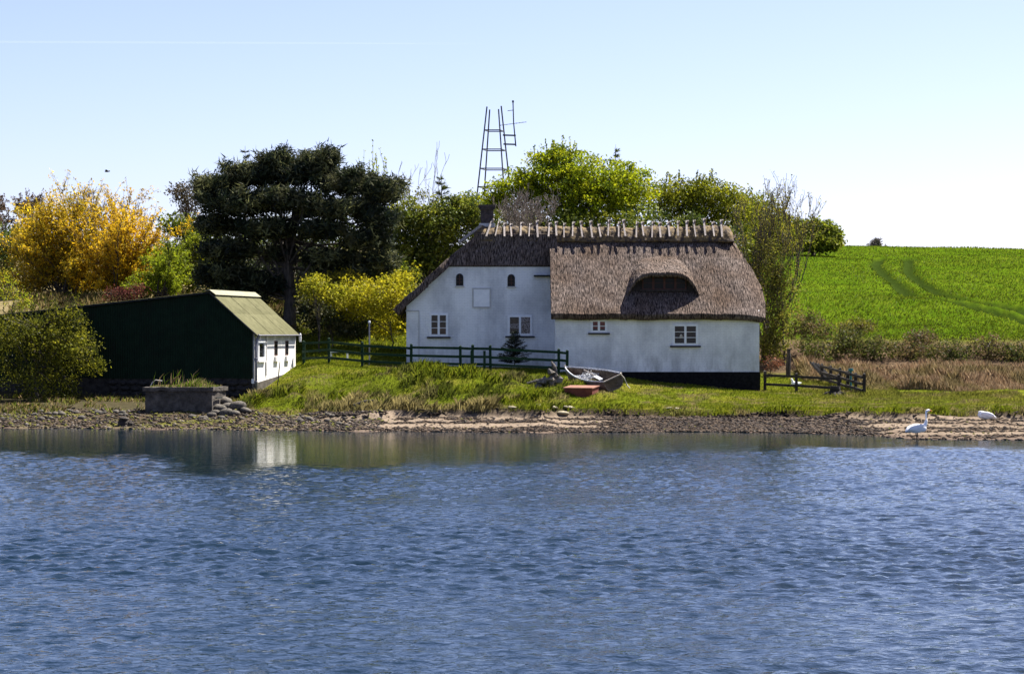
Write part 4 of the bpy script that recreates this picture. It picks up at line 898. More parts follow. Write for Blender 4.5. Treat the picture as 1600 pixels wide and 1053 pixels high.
for i, (px, py, rx, ry, D, k) in enumerate(scr):
    pal = {'OL': OLIVE+[(.12, .09, .04)], 'BR': [(.11, .075, .032), (.085, .085, .02), (.14, .10, .045), (.08, .09, .018)], 'DK': [(.05, .062, .014), (.08, .092, .018), (.10, .085, .025)]}[k]
    if px > 1650: continue
    leafy('bramble_bush', '%s bramble mound %s' % (tone[k], where[i]), 'bush', px, D, [LB(px, py, rx, ry, D, int(rx*2.2), 1.2)], .11, pal, 13, .33, M['leaf'], 400+i, .03, 26, group='brambles along the foot of the field', mat_trunk=M['twig'])
leafy('red_bush', 'low reddish brown bush at the right house corner', 'bush', 1206, 105.5, [LB(1206, 566, 20, 12, 105.5, 26)], .09, [(.16, .06, .035), (.2, .09, .05), (.10, .05, .03)], 9, .25, M['leaf'], 430, .02, 12)
# bush in front of the shed
leafy('leafy_bush', 'large yellow green bush hanging over the left end of the shed', 'bush', 60, 96.2, [LB(60, 525, 70, 36, 96.2, 190), LB(110, 545, 46, 38, 96.2, 130), LB(20, 530, 46, 44, 96.2, 110), LB(100, 500, 36, 18, 96.2, 50), LB(145, 570, 22, 14, 96.2, 30), LB(60, 590, 70, 40, 96.2, 130), LB(100, 610, 24, 26, 96.2, 30)], .10, [(.14, .145, .012), (.09, .10, .010), (.20, .19, .016), (.05, .058, .009)], 12, .34, M['leaf'], 440, .07, 46, shoots=26, shoot_len=1.0)
spruce('small dark spruce in front of the lower right cottage window', 804, 101, 517, 54, 450, pal=[(.012, .02, .012), (.018, .026, .016)], cat='bush', base_py=572, tiers=16, size=.14, dens=1.3)
leafy('leafy_bush', 'yellow green shrub right of the pine trunk above the dark bush', 'bush', 500, 106, [LB(492, 452, 26, 24, 106, 60), LB(525, 462, 24, 20, 106, 50)], .12, [(.26, .25, .016), (.20, .21, .015), (.32, .29, .018)], 12, .36, M['leaf'], 463, .04, 20)
# undergrowth closing the gaps low behind the pine and the house
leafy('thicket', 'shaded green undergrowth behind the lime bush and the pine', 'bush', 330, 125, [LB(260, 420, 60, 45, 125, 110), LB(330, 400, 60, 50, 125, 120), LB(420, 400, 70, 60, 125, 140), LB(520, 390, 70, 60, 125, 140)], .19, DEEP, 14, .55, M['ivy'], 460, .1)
leafy('thicket', 'green hedge bank closing the garden left of the house', 'bush', 560, 113, [LB(500, 505, 60, 24, 113, 80), LB(580, 495, 50, 30, 113, 90), LB(640, 480, 40, 40, 113, 80), LB(620, 430, 34, 30, 113, 60)], .15, OLIVE+SPRING+DEEP, 13, .42, M['leaf'], 461, .06)
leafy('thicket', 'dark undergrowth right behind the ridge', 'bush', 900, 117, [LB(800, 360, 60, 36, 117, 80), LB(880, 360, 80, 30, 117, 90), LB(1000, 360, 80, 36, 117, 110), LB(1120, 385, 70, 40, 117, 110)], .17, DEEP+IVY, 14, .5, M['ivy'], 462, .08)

# ------------------------------------------------------------------ lattice mast
def mast():
    D = 134.; zt = 17.1; z0 = float(ground(np.array([-1.0]), np.array([D]))[0])-.2; xc = (772-800)*D/FPX
    o = empty('lattice_mast', (xc, D, z0), 'tall open steel lattice mast with an aerial, rising behind the trees', 'mast')
    def leg(sx, sy, z):
        w_ = np.interp(z, [z0, zt], [1.45, .37]); return Vector((xc+sx*w_*.92+sy*w_*.22, D+sy*w_, z))
    tops = {(-1, -1): 0, (1, -1): -.15, (1, 1): .12, (-1, 1): -.1}
    for k, dz in tops.items(): MB().bar(leg(*k, z0), leg(*k, zt+dz), .06, .06).build('leg', M['steel'], o)
    for z in (7.2, 8.6, 9.9, 11.1, 12.3, 13.4, 14.55, 15.7):
        m_ = MB(); c = [(-1, -1), (1, -1), (1, 1), (-1, 1)]
        for i in range(4): m_.bar(leg(*c[i], z), leg(*c[(i+1) % 4], z), .035, .06)
        m_.build('brace', M['steel'], o)
    ap = [at(801.5, 158, D), at(802.5, 192, D), at(806, 229, D)]
    a = MB().tube(ap, [.035, .04, .045], 6).build('aerial', M['steel'], o)
    for py, e in ((211.5, 785.5), (225.5, 786.5)): MB().bar(at(e, py, D), at(806, py+.6, D), .06, .09).build('bracket', M['steel'], o)
    m_ = MB().tube([at(780, 196.5, D), at(822, 191, D)], .016, 5)
    for t in np.linspace(.05, 1, 9):
        p = lerp(at(780, 196.5, D), at(822, 191, D), t); m_.tube([p+np.array([0, -.3, 0]), p+np.array([0, .3, 0])], .01, 4)
    m_.build('antenna', M['steel'], a)
    MB().tube([at(793, 173.5, D), at(803, 172.5, D)], .02, 5).box(*(lambda p: (p[0]-.06, p[0]+.06, D-.06, D+.06, p[2]-.06, p[2]+.06))(at(801.5, 159, D))).build('antenna', M['steel'], a)
mast()

# ------------------------------------------------------------------ fences
def gz(x, y): return float(ground(np.array([float(x)]), np.array([float(y)]))[0])
def fence(name, label, pts, posts, rails, h, mat_, rw=.045, rh=.11, pw=.12, jit=.02, seed=0):
    rr_ = random.Random(seed); P = [Vector((x, y, gz(x, y))) for x, y in pts]
    o = empty(name, P[0], label, 'fence')
    cum = [0]
    for i in range(len(P)-1): cum.append(cum[-1]+(P[i+1]-P[i]).xy.length)
    def pos(d):
        for i in range(len(P)-1):
            if d <= cum[i+1]+1e-6 or i == len(P)-2:
                t = (d-cum[i])/(cum[i+1]-cum[i]); q = P[i].lerp(P[i+1], t); return Vector((q.x, q.y, 0)), (P[i+1]-P[i]).xy.normalized()
    hs = {}
    ds = [f*cum[-1] for f in posts]
    for d in ds:
        q, dr = pos(min(d, cum[-1])); z = gz(q.x, q.y); hh = h*rr_.uniform(1.0, 1.08)
        m_ = MB().bar((q.x, q.y, z-.25), (q.x+rr_.uniform(-jit, jit), q.y, z+hh), pw, pw); m_.add([(q.x-pw/2, q.y-pw/2, z+hh), (q.x+pw/2, q.y-pw/2, z+hh), (q.x+pw/2, q.y+pw/2, z+hh), (q.x-pw/2, q.y+pw/2, z+hh), (q.x, q.y, z+hh+.05)], [(0, 1, 4), (1, 2, 4), (2, 3, 4), (3, 0, 4)])
        m_.build('post', mat_, o)
    for a, b in zip(ds[:-1], ds[1:]):
        qa, dr = pos(a); qb, _ = pos(min(b, cum[-1])); nrm = Vector((dr.y, -dr.x, 0))*(pw/2+rw/2)
        for r in rails:
            za = gz(qa.x, qa.y)+r+rr_.uniform(-jit, jit); zb = gz(qb.x, qb.y)+r+rr_.uniform(-jit, jit)
            MB().bar((qa.x+nrm.x, qa.y+nrm.y, za), (qb.x+nrm.x, qb.y+nrm.y, zb), rw, rh).build('rail', mat_, o)
    return o
f1 = [(-9.6, 103.2), (-6.1, 100.2), (2.42, 98.7)]
fence('green_fence', 'green painted rail fence in front of the tall white wall', f1, [0, .125, .285, .47, .64, .681, .742, .972, 1.0], (.28, .62, .97), 1.06, M['green_paint'], seed=1)
for px in (737, 757):   # short uprights of the little gate
    x = (px-800)*98.9/FPX; z = gz(x, 98.95); MB().bar((x, 98.93, z+.05), (x, 98.93, z+.92), .11, .05, (0, 1, 0)).build('picket', M['green_paint'], bpy.data.objects['green_fence'])
fence('rail_fence', 'dark wooden two rail fence running right from the house corner', [(11.25, 100.6), (14.35, 98.2)], [.03, .45, .99], (.28, .68), .8, M['brown_wood'], seed=2)
fence('rail_fence', 'short dark three rail fence slanting back towards the reeds', [(14.25, 103.0), (14.75, 100.8), (15.35, 97.6)], [0, .2, .42, .6, .8, 1.0], (.22, .5, .78), .86, M['brown_wood'], seed=3)
o = empty('board_heap', (14.0, 104.0, gz(14, 104)), 'weathered boards leaning at the back end of the slanting fence', 'boards')
for i in range(4): MB().bar((13.75+i*.12, 103.4, gz(14, 103.5)+.95-.03*i), (14.45+i*.12, 103.5, gz(14.4, 103.5)+.15), .09, .03, (0, 1, 0)).build('board', M['ridge_wood'] if i % 2 else M['stump'], o)
o = empty('tree_stump', at(1304, 618, 97.3), 'low dark stump with spreading roots at the rail fence corner', 'stump')
b0 = np.array([14.05, 97.5, gz(14.05, 97.5)]); m_ = MB().tube([b0-[0, 0, .1], b0+[0, 0, .12], b0+[.02, 0, .3], b0+[.03, 0, .42]], [.42, .3, .24, .22], 10); o.location = tuple(b0)
m_.build('trunk', M['brown_wood'], o)
for a in (2.6, 3.5, -.3, 4.6): MB().tube([b0+[0, 0, .15], b0+[.4*math.cos(a), .3*math.sin(a), .08], b0+[.75*math.cos(a), .5*math.sin(a), -.03]], [.12, .09, .03], 6).build('root', M['brown_wood'], o)
x, y = 12.95, 105.0; z = gz(x, y); o = empty('old_post', (x, y, z), 'dark weathered post standing among the brambles', 'post')
MB().tube([(x, y, z-.2), (x, y, z+.5), (x+.03, y, z+1.0), (x+.02, y, z+1.12), (x+.02, y, z+1.32)], [.11, .12, .10, .08, .09], 9).build('shaft', M['brown_wood'], o)
o = empty('garden_pump', (15.0, 99.2, gz(15, 99.2)), 'small teal standpipe behind the slanting fence', 'pipe'); z = gz(15, 99.2)
MB().tube([(15.0, 99.2, z), (15.0, 99.2, z+.9)], .05, 8).build('pipe', M['teal'], o); MB().tube([(15.0, 99.2, z+.9), (15.0, 99.2, z+.95), (15.0, 99.2, z+1.05)], [.05, .12, .1], 8).build('cap', M['teal'], o)
x, y = (577-800)*101.5/FPX, 101.5; z = gz(x, y); o = empty('garden_post', (x, y, z), 'slim grey post with a small white cap behind the green fence', 'post')
MB().tube([(x, y, z-.1), (x, y, z+1.95)], .032, 8).build('shaft', M['pipe'], o); MB().tube([(x, y, z+1.95), (x, y, z+2.0), (x, y, z+2.05)], [.055, .06, .04], 8).build('cap', M['white_paint'], o)
x, y = (530-800)*103.8/FPX, 103.8; z = gz(x, y); o = empty('garden_table', (x, y, z), 'low white garden table on the lawn behind the green fence', 'table')
MB().box(x-.45, x+.45, y-.3, y+.3, z+.36, z+.41).build('top', M['white_paint'], o)
for a, b in ((-.38, -.24), (.38, -.24), (-.38, .24), (.38, .24)): MB().box(x+a-.025, x+a+.025, y+b-.025, y+b+.025, z-.05, z+.36).build('leg', M['white_paint'], o)

# ------------------------------------------------------------------ rowing boat, box, stump
bow = np.array([2.62, 96.6, gz(2.62, 96.6)]); stern = np.array([4.40, 92.9, gz(4.40, 92.9)+.05])
ax = stern-bow; BL = np.linalg.norm(ax); ax /= BL; axv = Vector(ax)
side = axv.cross(Vector((0, 0, 1))).normalized()          # towards the camera's left
upv = side.cross(axv).normalized(); heel = Matrix.Rotation(R(22), 3, axv); side = heel @ side; upv = heel @ upv
boat = empty('rowing_boat', bow, 'old peeling wooden rowing boat lying on the grass', 'boat')
O = Vector(bow)+upv*.17
def hull(off, n=22, m_=13):
    V = []
    for i in range(n):
        t = i/(n-1); hb = (.54*math.sin(min(1, t*1.45)*math.pi/2)**.8)*(1-.16*max(0, (t-.6)/.4)**2)-off; hb = max(hb, .012)
        sheer = .52+.30*(1-t)**2.2+.05*t; keel = .02+.42*max(0, 1-t*6)**2*0+.35*max(0, (.10-t)/.10)**1.5+.06*max(0, t-.7)+off
        for j in range(m_):
            a = -1+2*j/(m_-1); sg = abs(a)**1.0; prof = sg**2.6
            y = math.copysign(hb*(1-(1-sg)**2.1), a); z = keel+(sheer-keel)*prof
            V.append(O+axv*(t*BL)+side*y+upv*z)
    F = [(i*m_+j, i*m_+j+1, (i+1)*m_+j+1, (i+1)*m_+j) for i in range(n-1) for j in range(m_-1)]
    return V, F, n, m_
V, F, n, m_ = hull(0); a = MB().add(V, F); a.add(V[-m_:], [tuple(range(m_))]); a.build('hull', M['hull'], boat, smooth=False)
V, F, n, m_ = hull(.035); MB().add(V, F).add(V[-m_:], [tuple(range(m_))]).build('lining', M['hull_in'], boat)
V0, _, n, m_ = hull(0)
for s_ in (0, m_-1): MB().tube([V0[i*m_+s_]+upv*.01 for i in range(n)], .034, 6).build('gunwale', M['net'], boat)
rk = [V0[-m_+j] for j in (0, m_-1)]; MB().bar(rk[0]+upv*-.01, rk[1]+upv*-.01, .05, .05, upv).build('transom_rail', M['ridge_wood'], boat)
MB().tube([V0[m_//2]-axv*.02-upv*.1, V0[0]+upv*.08-axv*.02], [.04, .04], 6).build('stem_post', M['ridge_wood'], boat)
for t, wdt in ((.22, .32), (.52, .46), (.82, .43)):
    c = O+axv*(t*BL)+upv*.36; MB().bar(c-side*wdt, c+side*wdt, .24, .035, upv).build('thwart', M['hull_in'], boat)
for t in np.linspace(.15, .92, 9):
    i = int(t*(n-1)); pr = [V0[i*m_+j].lerp(O+axv*(t*BL)+upv*.5, .07) for j in range(m_)]; MB().tube(pr, .018, 4).build('rib', M['hull_in'], boat)
net = empty('fishing_net', tuple(O+axv*(.45*BL)+upv*.45), 'tangled pale net heaped inside the rowing boat', 'net')
rng = np.random.RandomState(8); c = O+axv*(.42*BL)+upv*.40
for k in range(7):
    pts = []; q = np.array(c)+rng.normal(0, .12, 3)
    for i in range(26): pts.append(tuple(np.array(c)+np.array(axv)*rng.normal(0, .30)+np.array(side)*rng.normal(0, .18)+np.array(upv)*abs(rng.normal(.02, .09)))); 
    MB().tube(pts, .012, 3, False).build('strand', M['net'], net)
oar = empty('oar', tuple(O+axv*(.6*BL)+upv*.6), 'pale oar lying across the boat towards its stern', 'oar')
p0 = O+axv*(.36*BL)+upv*.74-side*.1; p1 = O+axv*(.92*BL)+upv*.62+side*.35
MB().tube([p0, p0.lerp(p1, .65)], .026, 7).build('shaft', M['ridge_wood'], oar); MB().bar(p0.lerp(p1, .64), p1, .15, .025, upv).build('blade', M['net'], oar)
rp = [V0[-m_]+upv*.04, V0[-m_]+upv*.06+axv*.08+side*.1, V0[-m_]+axv*.12-upv*.2, V0[-m_]+axv*.16-upv*.5, V0[-m_]+axv*.3-upv*.64]
tag(MB().tube(rp, .02, 6).build('rope', M['rope'], None), 'pale mooring rope hanging over the boat stern', 'rope')
# rust red box in front of the boat
bxr = empty('wooden_box', (2.6, 92.2, gz(2.6, 92.2)), 'low rust red wooden box on the grass against the boat', 'box', rz=R(-18)); z = max(gz(2.87+a_, 92.35+b_) for a_ in (-.5, 0, .5) for b_ in (-.3, 0, .3))-.10
Mx = Matrix.Translation((2.87, 92.35, z)) @ Matrix.Rotation(R(-24), 4, 'Z') @ Matrix.Rotation(R(6), 4, 'X')
MB().box(-.62, .62, -.36, .36, -.3, .30, Mx).build('body', M['red_side'], bxr, bevel=.01); MB().box(-.66, .66, -.40, .40, .303, .35, Mx).build('lid', M['red_box'], bxr, bevel=.008)
# rotten stump left of the boat
b0 = np.array([1.62, 93.6, gz(1.62, 93.6)]); o = empty('rotten_stump', b0, 'broken grey tree stump on the bank just left of the boat', 'stump')
rng = np.random.RandomState(4)
for dx, dy, h_, r_ in ((0, 0, .75, .22), (.18, .1, 1.05, .12), (-.28, -.05, .45, .24), (.36, -.02, .5, .16), (-.52, -.1, .3, .16)):
    p = b0+[dx, dy, -.1]; MB().tube([p, p+[rng.normal(0, .04), 0, h_*.5], p+[rng.normal(0, .08), 0, h_*.85], p+[rng.normal(0, .1), 0, h_+.08]], [r_*1.15, r_, r_*.75, r_*.2], 8).build('snag', M['stump'], o)
MB().tube([b0+[-1.0, -.2, .12], b0+[-.5, -.1, .25], b0+[.1, -.25, .28]], [.04, .07, .06], 6).build('branch', M['stump'], o)

# ------------------------------------------------------------------ concrete block on the shore
Mc = Matrix.Translation((-13.25, 91.0, 0)) @ Matrix.Rotation(R(-12), 4, 'Z')
cb = empty('concrete_block', (-13.25, 91, gz(-13.25, 91)), 'old square concrete block with grass growing on top, below the shed', 'block')
import bmesh as _bm
def rough_box(x0, x1, y0, y1, z0, z1, Mx, amp, seed, name, mat_, parent, cuts=10):
    bm = _bm.new(); _bm.ops.create_cube(bm, size=1); _bm.ops.subdivide_edges(bm, edges=bm.edges[:], cuts=cuts, use_grid_fill=True)
    for v in bm.verts:
        p = Vector((lerp(x0, x1, v.co.x+.5), lerp(y0, y1, v.co.y+.5), lerp(z0, z1, v.co.z+.5)))
        q = np.array([p.x*3+p.y*2.1, p.z*3+p.y*1.7+p.x*.4]); d = [float(fbm(q[:1]+k*9, q[1:], seed+k, 3)[0])*amp for k in range(3)]; v.co = Mx @ (p+Vector(d))
    me = bpy.data.meshes.new(name); bm.to_mesh(me); bm.free(); return link(name, me, mat_, parent)
rough_box(-1.42, 1.42, -.85, .85, .15, 1.30, Mc, .05, 500, 'body', M['concrete'], cb)
rough_box(-1.50, 1.48, -.92, .9, 1.303, 1.46, Mc, .035, 505, 'slab', M['concrete'], cb)
MB().tube([Mc @ Vector(p) for p in ((-1.35, -.5, 1.42), (-1.28, -.45, 1.62), (-1.15, -.4, 1.74), (-.9, -.3, 1.70))], .022, 6).build('iron_loop', M['rope'], cb)
MB().box(1.48, 1.53, -.6, .1, 1.0, 1.06, Mc).build('iron_bar', M['trim_dark'], cb)

# ------------------------------------------------------------------ swans
def remeshed(name, mb, mat_, parent, vox=.02, sm=6):
    o = mb.build(name, mat_, parent, smooth=True); m1 = o.modifiers.new('remesh', 'REMESH'); m1.mode = 'VOXEL'; m1.voxel_size = vox; m1.use_smooth_shade = True
    m2 = o.modifiers.new('smooth', 'SMOOTH'); m2.iterations = sm; m2.factor = .5; return o
def ell(mb, c, r, M3=None, n=14, k=9):
    V = []; F = []
    for i in range(k+1):
        a = -math.pi/2+math.pi*i/k
        for j in range(n):
            b = 2*math.pi*j/n; p = Vector((r[0]*math.cos(a)*math.cos(b), r[1]*math.cos(a)*math.sin(b), r[2]*math.sin(a)))
            V.append((M3 @ p if M3 else p)+Vector(c))
    for i in range(k):
        for j in range(n): F.append((i*n+j, i*n+(j+1) % n, (i+1)*n+(j+1) % n, (i+1)*n+j))
    mb.add(V, F); return mb
def swan(label, loc, standing=True, rz=0.):
    o = empty('swan', loc, label, 'bird', None)
    T = Matrix.Translation(Vector(loc)) @ Matrix.Rotation(rz, 4, 'Z')
    k_ = .88 if standing else .80
    def p(x, y, z): return T @ (Vector((x, y, z))*k_)
    RZ3 = Matrix.Rotation(rz, 3, 'Z')*k_
    b = MB(); h = .40 if standing else .17
    ell(b, p(0, 0, h+.06), (.34, .17, .17), RZ3 @ Matrix.Rotation(R(-10), 3, 'Y')); ell(b, p(.20, 0, h+.07), (.17, .14, .15), RZ3)
    b.tube([p(-.20, 0, h+.05), p(-.40, 0, h+.0), p(-.52, 0, h-.06)], [.12, .07, .015], 10)
    if standing: nk = [(.24, .14), (.33, .24), (.36, .38), (.35, .54), (.35, .68), (.38, .76), (.43, .775)]; hd = (.43, .775)
    else: nk = [(.24, .08), (.33, .15), (.33, .21), (.26, .25), (.16, .245), (.06, .21), (.0, .18)]; hd = (.0, .20)
    b.tube([p(x, 0 if standing else .02, h+z) for x, z in nk], [.10, .065, .048, .042, .042, .046, .04], 10)
    ell(b, p(hd[0]+.02, 0, h+hd[1]), (.075, .045, .048), RZ3)
    remeshed('body', b, M['swan'], o, .018, 5)
    for s_ in (-1, 1):
        wv = MB(); ell(wv, p(-.10, s_*.145, h+.12), (.34, .05, .125), RZ3 @ Matrix.Rotation(R(-12), 3, 'Y')); wv.tube([p(-.3, s_*.12, h+.08), p(-.5, s_*.07, h-.02)], [.06, .012], 8); remeshed('wing', wv, M['swan'], o, .02, 4)
    if standing:
        MB().tube([p(.48, 0, h+.775), p(.545, 0, h+.755), p(.60, 0, h+.735)], [.028, .022, .012], 8).build('bill', M['bill'], o, smooth=True)
        MB().tube([p(.47, 0, h+.80), p(.50, 0, h+.79)], [.02, .016], 6).build('bill_knob', M['black'], o)
        for s_ in (-1, 1):
            MB().tube([p(-.02, s_*.07, h), p(-.04, s_*.07, h-.12), p(.0, s_*.07, .03)], [.035, .018, .014], 6).build('leg', M['black'], o)
            MB().add([p(-.02, s_*.07, .035), p(.14, s_*.07+.07, .012), p(.16, s_*.07, .012), p(.14, s_*.07-.07, .012)], [(0, 1, 2), (0, 2, 3)]).build('foot', M['black'], o)
    else:
        MB().tube([p(.02, .0, h+.23), p(-.03, -.02, h+.20)], [.02, .01], 6).build('bill', M['bill'], o)
    return o
sp = at(1428, 687, 77.4); swan('white swan standing upright at the water edge', (sp[0], 76.7, max(gz(sp[0], 76.7), -.03)), True, R(12))
x, y = (1540-800)*86.0/FPX, 86.0; swan('white swan resting with its neck folded under the turf edge', (x, y, gz(x, y)), False, R(170))
x, y = (1243-800)*101/FPX, 101.; o = empty('duck', (x, y, gz(x, y)), 'small white duck on the grass behind the rail fence', 'bird'); z = gz(x, y)
d_ = MB(); ell(d_, (x, y, z+.2), (.2, .11, .12)); d_.tube([(x-.12, y, z+.24), (x-.16, y, z+.38), (x-.2, y, z+.44)], [.07, .05, .05], 8); d_.tube([(x+.15, y, z+.22), (x+.3, y, z+.26)], [.07, .01], 8); remeshed('body', d_, M['swan'], o, .02, 4)
MB().tube([(x-.24, y, z+.44), (x-.31, y, z+.43)], [.025, .01], 6).build('bill', M['bill'], o)
for s_ in (-.05, .05): MB().tube([(x, y+s_, z+.1), (x, y+s_, z)], .012, 5).build('leg', M['bill'], o)
# small bird in flight
q = at(167, 268, 125); o = empty('flying_bird', q, 'small dark bird flying above the golden willow', 'bird'); b = MB(); ell(b, q, (.13, .06, .05)); b.tube([q+[.1, 0, .0], q+[.17, 0, .02]], [.04, .025], 6)
b.build('body', M['black'], o)
for s_ in (-1, 1): MB().add([q+[.05, s_*.03, .02], q+[.02, s_*.2, .09], q+[-.06, s_*.36, .05], q+[-.06, s_*.18, .05], q+[-.06, s_*.03, .01]], [(0, 1, 3, 4), (1, 2, 3)]).build('wing', M['black'], o)

# ------------------------------------------------------------------ grass, reeds, shore litter
def blades(rng, P, h, wd, lean, pal, jit=.3, bend=.5, wind=(.15, 0)):
    "one bent blade (two triangles as a quad strip end) at every point"
    N = len(P); a = rng.rand(N)*6.283; d = np.stack([np.cos(a), np.sin(a), np.zeros(N)], 1); s_ = np.stack([-d[:, 1], d[:, 0], np.zeros(N)], 1)
    h = np.broadcast_to(h, (N,))*rng.uniform(.6, 1.25, N); wd = np.broadcast_to(wd, (N,)); l = (np.broadcast_to(lean, (N,))*rng.uniform(.2, 1.4, N))[:, None]
    W = np.array([wind[0], wind[1], 0]); up = np.array([0, 0, 1.]); hh = h[:, None]
    mid = P+up*hh*.6+d*hh*l*.35+W*hh*.3; tip = P+up*hh*(1-.25*l**2)+d*hh*l+W*hh
    V = np.stack([P-s_*wd[:, None]/2, P+s_*wd[:, None]/2, mid+s_*wd[:, None]*.38, tip, mid-s_*wd[:, None]*.38], 1)
    F = np.arange(5*N).reshape(N, 5); pal = np.asarray(pal, float)
    return V.reshape(-1, 3), F, pal
def paint(rng, n, col, k=5, jit=.25): return np.repeat(col*rng.uniform(1-jit, 1+jit, (n, 1)), k, 0)
def stuff(name, label, V, F, C, m):
    o = link(name, npmesh(name, V, F, False, C), m); tag(o, label, name.split('_')[-1], None, 'stuff'); return o
rng = np.random.RandomState(900)
HOUSE = lambda x, y: ((x > 1.85) & (x < 11.1) & (y > 99.9) & (y < 108)) | ((x > -4.9) & (x < 2) & (y > 103) & (y < 108))
def in_shed(x, y):
    dx, dy = x-SC.x, y-SC.y; t = dx*su.x+dy*su.y; s_ = dx*sv.x+dy*sv.y; return (t > -.12) & (s_ > -.1) & (s_ < SD+.3)
def foot_y(x): return np.interp(x, [-20, -12, -9, -4, 3.5, 11, 13.8, 19], [91.8, 91.3, 90.0, 87.45, 87.5, 87.3, 86.3, 86.9])-fbm(x*.9, x*0+3, 5, 3)*.9
# bank and lawn: tussocks where the bank is rough, short turf on the lawn
N = 170000; x = rng.uniform(-11.2, 22, N); y = 86+rng.rand(N)**1.25*19; f_ = foot_y(x)
ok = (y > f_-.02) & ~HOUSE(x, y) & ~in_shed(x, y) & ~((y > 98) & (x > 17)); x, y, f_ = x[ok], y[ok], f_[ok]
n1 = fbm(x*.7, y*.7, 901, 3); n2 = fbm(x*2.3, y*2.3, 902, 2); edge = sstep(1.3, .1, y-f_)
rough = sstep(-.05, .25, n1+.25*n2)*sstep(98, 95.5, y)*sstep(4.5, .5, x)
h = .085+.31*rough+.15*edge*(n2 > -.1)+.12*sstep(12, 15, x)*sstep(95.5, 97, y)
pal = np.array([(.155, .19, .012), (.115, .15, .011), (.20, .21, .018)])[rng.randint(0, 3, len(x))]
dry = (sstep(.0, .35, fbm(x*1.1, y*1.1, 903, 3)+.5*edge*(x < -1)+.45*sstep(92.2, 90, y)*(x < -3)-.1)*.8)[:, None]; pal = pal*(1-dry)+np.array((.30, .235, .11))*dry*1.0
dark = (sstep(.0, .3, fbm(x*.9, y*1.0, 904, 3))*sstep(98, 95, y)*sstep(5, 1, x)*.7)[:, None]; pal = pal*(1-dark)+np.array((.045, .06, .012))*dark  # blades darkened in patches: shade between tussocks put into their colour
pr = sstep(12, 14, x)[:, None]*sstep(90, 93, y)[:, None]*.35; pal = pal*(1-pr)+np.array((.16, .12, .05))*pr
V, F, _ = blades(rng, np.stack([x, y, ground(x, y)-.01], 1), h, .022+.014*rough, .5, pal); stuff('bank_grass', 'rough green grass covering the bank and lawn', V, F, paint(rng, len(x), pal), M['grass'])
# tall straw fringe and tan reeds on the right
N = 42000; x = rng.uniform(13.5, 27, N); y = rng.uniform(98.5, 106.5, N); ok = (y > 99.8+1.5*fbm(x*.5, x*0, 905, 2)-(x-15)*.08) & ~((x < 15.6) & (y < 103.5)); x, y = x[ok], y[ok]
h = .32+.6*fbm(x*.5, y*.5, 906, 3)+.2*sstep(100, 104, y); pal = np.array([(.36, .25, .15), (.29, .19, .11), (.44, .33, .21), (.22, .14, .085)])[rng.randint(0, 4, len(x))]
gm = (sstep(.1, .35, fbm(x*.6, y*.6, 907, 3))*.4)[:, None]; pal = pal*(1-gm)+np.array((.10, .12, .015))*gm
V, F, _ = blades(rng, np.stack([x, y, ground(x, y)-.02], 1), np.clip(h, .2, 1.2), .022, .35, pal, wind=(-.03, 0)); stuff('dry_reeds', 'tan dry reeds below the brambles', V, F, paint(rng, len(x), pal), M['straw'])
# crop on the hill
N = 78000; y = 112.5+100*rng.rand(N)**1.5; x = rng.uniform(11, 60, N)*y/200+rng.uniform(0, 8, N)+4; ok = (x > 11.5+(y-113)*.04) & (track_dist(x, y) > .36+.35*sstep(165, 125, y)) & (y > 112+1.5*fbm(x*.4, x*0, 908, 2)); x, y = x[ok], y[ok]
n1 = fbm(x*.18, y*.12, 909, 3); pal = np.array([(.10, .14, .009), (.13, .165, .012), (.065, .10, .007)])[rng.randint(0, 3, len(x))]*(1+.75*n1[:, None]+.5*fbm(x*.7, y*.35, 931, 3)[:, None])
V, F, _ = blades(rng, np.stack([x, y, ground(x, y)-.02], 1), .15+.10*n1, .04+.0004*(y-112), .7, pal); stuff('field_crop', 'young green crop covering the hill field', V, F, paint(rng, len(x), pal), M['grass'])
# dry grass on the slope above the shed and lawn behind the fence
N = 9000; x = rng.uniform(-25, -11, N); y = rng.uniform(104.5, 116, N); ok = ~in_shed(x, y); x, y = x[ok], y[ok]; pal = np.array([(.26, .19, .09), (.20, .16, .06), (.12, .14, .02)])[rng.randint(0, 3, len(x))]
V, F, _ = blades(rng, np.stack([x, y, ground(x, y)], 1), .4, .04, .6, pal); stuff('slope_grass', 'dry grass on the slope above the shed', V, F, paint(rng, len(x), pal), M['straw'])
N = 16000; x = rng.uniform(-11, -4.5, N); y = rng.uniform(102, 112, N); ok = ~in_shed(x, y); x, y = x[ok], y[ok]; pal = np.array([(.15, .19, .010), (.19, .21, .014)])[rng.randint(0, 2, len(x))]
V, F, _ = blades(rng, np.stack([x, y, ground(x, y)], 1), .10, .03, .5, pal); stuff('lawn_grass', 'short bright lawn behind the green fence', V, F, paint(rng, len(x), pal), M['grass'])
